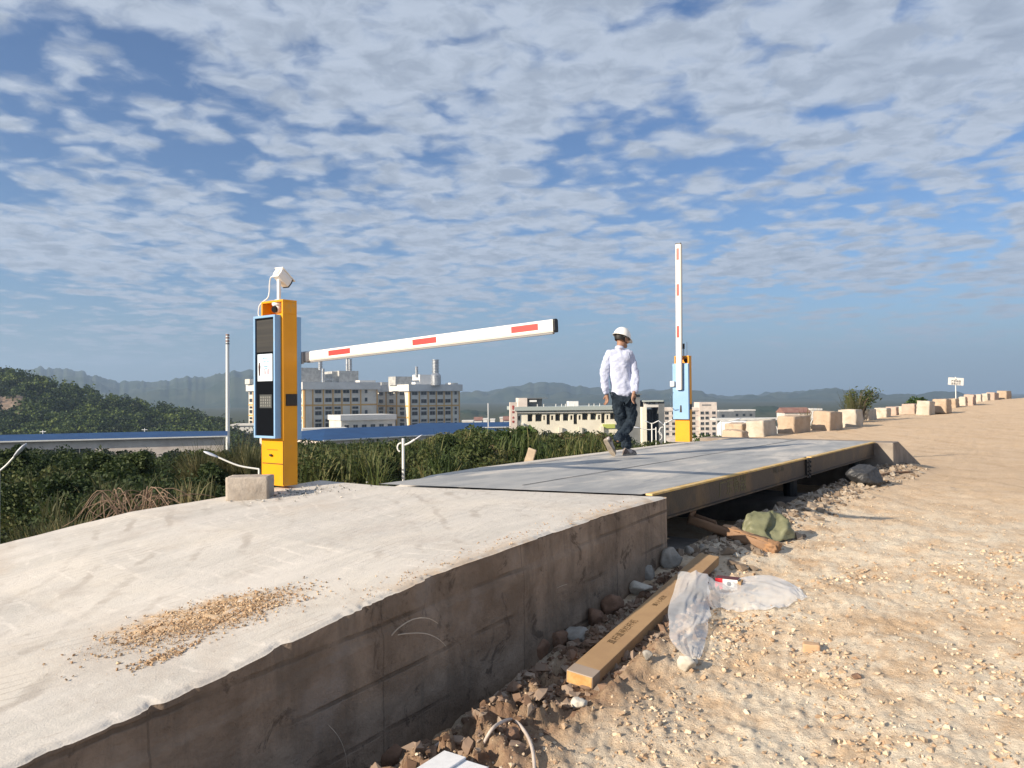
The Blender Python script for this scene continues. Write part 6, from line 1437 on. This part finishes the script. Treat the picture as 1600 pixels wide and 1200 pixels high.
def scatter(name, N, sampler, smin, smax, mats_, seed, power=3.0, flat=0.7):
    rng = np.random.default_rng(seed)
    t = (1 + 5 ** .5) / 2; ic = np.array([(-1, t, 0), (1, t, 0), (-1, -t, 0), (1, -t, 0), (0, -1, t), (0, 1, t), (0, -1, -t), (0, 1, -t), (t, 0, -1), (t, 0, 1), (-t, 0, -1), (-t, 0, 1)]) / math.hypot(1, t)
    fc = np.array([(0, 11, 5), (0, 5, 1), (0, 1, 7), (0, 7, 10), (0, 10, 11), (1, 5, 9), (5, 11, 4), (11, 10, 2), (10, 7, 6), (7, 1, 8), (3, 9, 4), (3, 4, 2), (3, 2, 6), (3, 6, 8), (3, 8, 9), (4, 9, 5), (2, 4, 11), (6, 2, 10), (8, 6, 7), (9, 8, 1)])
    x, y = sampler(rng, N); z = full_z(x, y)[0] if name != 'sand_crumbs' else None
    if z is None: u_, n_ = x * DX + y * DY, x * DY - y * DX; z = ramp_h(u_) + 0.004
    s = smin + (smax - smin) * rng.uniform(0, 1, N) ** power
    sc = rng.uniform(0.6, 1.3, (N, 1, 3)) * s[:, None, None] * np.array([1, 1, flat]); jit = rng.uniform(0.7, 1.25, (N, 12, 1))
    V = ic[None] * jit * sc + rng.normal(size=(N, 12, 3)) * 0.22 * s[:, None, None]; a = rng.uniform(0, 6.28, N); ca, sa = np.cos(a)[:, None], np.sin(a)[:, None]
    V = np.stack([V[..., 0] * ca - V[..., 1] * sa, V[..., 0] * sa + V[..., 1] * ca, V[..., 2]], -1) + np.stack([x, y, z + s * 0.15], -1)[:, None, :]
    Fq = (fc[None] + (np.arange(N) * 12)[:, None, None]).reshape(-1, 3)
    o = npmesh(name, V.reshape(-1, 3), Fq, mats_, attrs={'tint': np.repeat(rng.uniform(0, 1, N), 12)}); tag(o, kind='stuff'); return o
def tintmat(name, a, b, c, p=0.5):
    m = leafmat(name, a, b, c, 0.0); return m
GM = tintmat('mixed_gravel', (0.36, 0.24, 0.15), (0.50, 0.38, 0.26), (0.60, 0.52, 0.40)); RM = tintmat('mixed_rubble', (0.13, 0.078, 0.05), (0.20, 0.13, 0.09), (0.30, 0.24, 0.19)); SM = tintmat('sand_grains', (0.30, 0.18, 0.10), (0.44, 0.30, 0.18), (0.56, 0.43, 0.28))
def open_ground(rng, N):
    u_ = 2.2 + 8.5 * rng.uniform(0, 1, N) ** 1.3; n_ = -2.7 + 5.2 * rng.uniform(0, 1, N) ** 1.25; return DX * u_ + DY * n_, DY * u_ - DX * n_
def clustered(rng, N):
    k = 46; cu = rng.uniform(2.3, 8, k); cn = rng.uniform(-2.3, 1.0, k); i = rng.integers(0, k, N); r = rng.uniform(.08, .35, k)[i]
    u_ = cu[i] + rng.normal(size=N) * r * 1.6; n_ = cn[i] + rng.normal(size=N) * r; return DX * u_ + DY * n_, DY * u_ - DX * n_
def by_wall(rng, N):
    u_ = rng.uniform(1.8, 6.0, N); n_ = -2.88 + 0.75 * rng.beta(1.6, 2.2, N); return DX * u_ + DY * n_, DY * u_ - DX * n_
def by_girder(rng, N):
    u_ = rng.uniform(6.3, 15.5, N); n_ = -3.0 + 0.8 * rng.beta(1.4, 2.6, N) ; return DX * u_ + DY * n_, DY * u_ - DX * n_
def on_ramp(rng, N):
    a = np.array(toUN(G(195, 975, -0.22))); b = np.array(toUN(G(448, 942, -0.2))); t = rng.beta(2, 2, N)[:, None]; q = a + (b - a) * t + rng.normal(size=(N, 2)) * np.array([.16, .10]); e = rng.uniform(0, 1, N) < .08
    c2 = np.array(toUN(G(255, 1020, -0.27))); q[e] = c2 + rng.normal(size=(e.sum(), 2)) * np.array([.08, .03]); n_ = np.minimum(q[:, 1], -2.97); u_ = q[:, 0]; return DX * u_ + DY * n_, DY * u_ - DX * n_
def rim_ramp(rng, N):
    u_ = rng.uniform(2.6, 5.6, N); n_ = -2.96 - np.abs(rng.normal(size=N)) * 0.12; return DX * u_ + DY * n_, DY * u_ - DX * n_
scatter('gravel', 16000, open_ground, 0.0018, 0.012, GM, 71, 6.0)
scatter('gravel', 12000, clustered, 0.002, 0.020, GM, 72, 4.0)
scatter('rubble', 5200, by_wall, 0.004, 0.042, RM, 73, 4.6)
scatter('rubble', 2600, by_girder, 0.004, 0.060, tintmat('grey_rubble', (0.17, 0.125, 0.09), (0.26, 0.205, 0.155), (0.38, 0.33, 0.27)), 74, 4.0)
scatter('sand_crumbs', 9000, on_ramp, 0.0012, 0.008, SM, 75, 5.0)
scatter('sand_crumbs', 500, rim_ramp, 0.0015, 0.006, SM, 76, 3.0)
def pad(rng, N):
    c = np.array(toUN(G(470, 764, 0))); q = c + rng.normal(size=(N, 2)) * np.array([.28, .16]); return DX * q[:, 0] + DY * q[:, 1], DY * q[:, 0] - DX * q[:, 1]
scatter('sand_crumbs', 260, pad, 0.003, 0.016, tintmat('broken_concrete_bits', (0.2, 0.2, 0.18), (0.38, 0.36, 0.33), (0.55, 0.53, 0.5)), 77, 2.5)
# =====================================================================
# air
# =====================================================================
def build_haze():
    g = MB(); g.box((-4200, -60, -32), (4600, 4700, 235)); o = g.build('haze', []); me = o.data
    m = bpy.data.materials.new('haze_air'); m.use_nodes = True; nt = m.node_tree; nt.nodes.clear()
    out = nn(nt, 'ShaderNodeOutputMaterial'); v = nn(nt, 'ShaderNodeVolumePrincipled')
    v.inputs['Color'].default_value = (0.55, 0.74, 1.0, 1); v.inputs['Density'].default_value = 0.00025; v.inputs['Anisotropy'].default_value = 0.2
    nt.links.new(v.outputs[0], out.inputs['Volume']); me.materials.append(m); tag(o, kind='stuff')
build_haze()
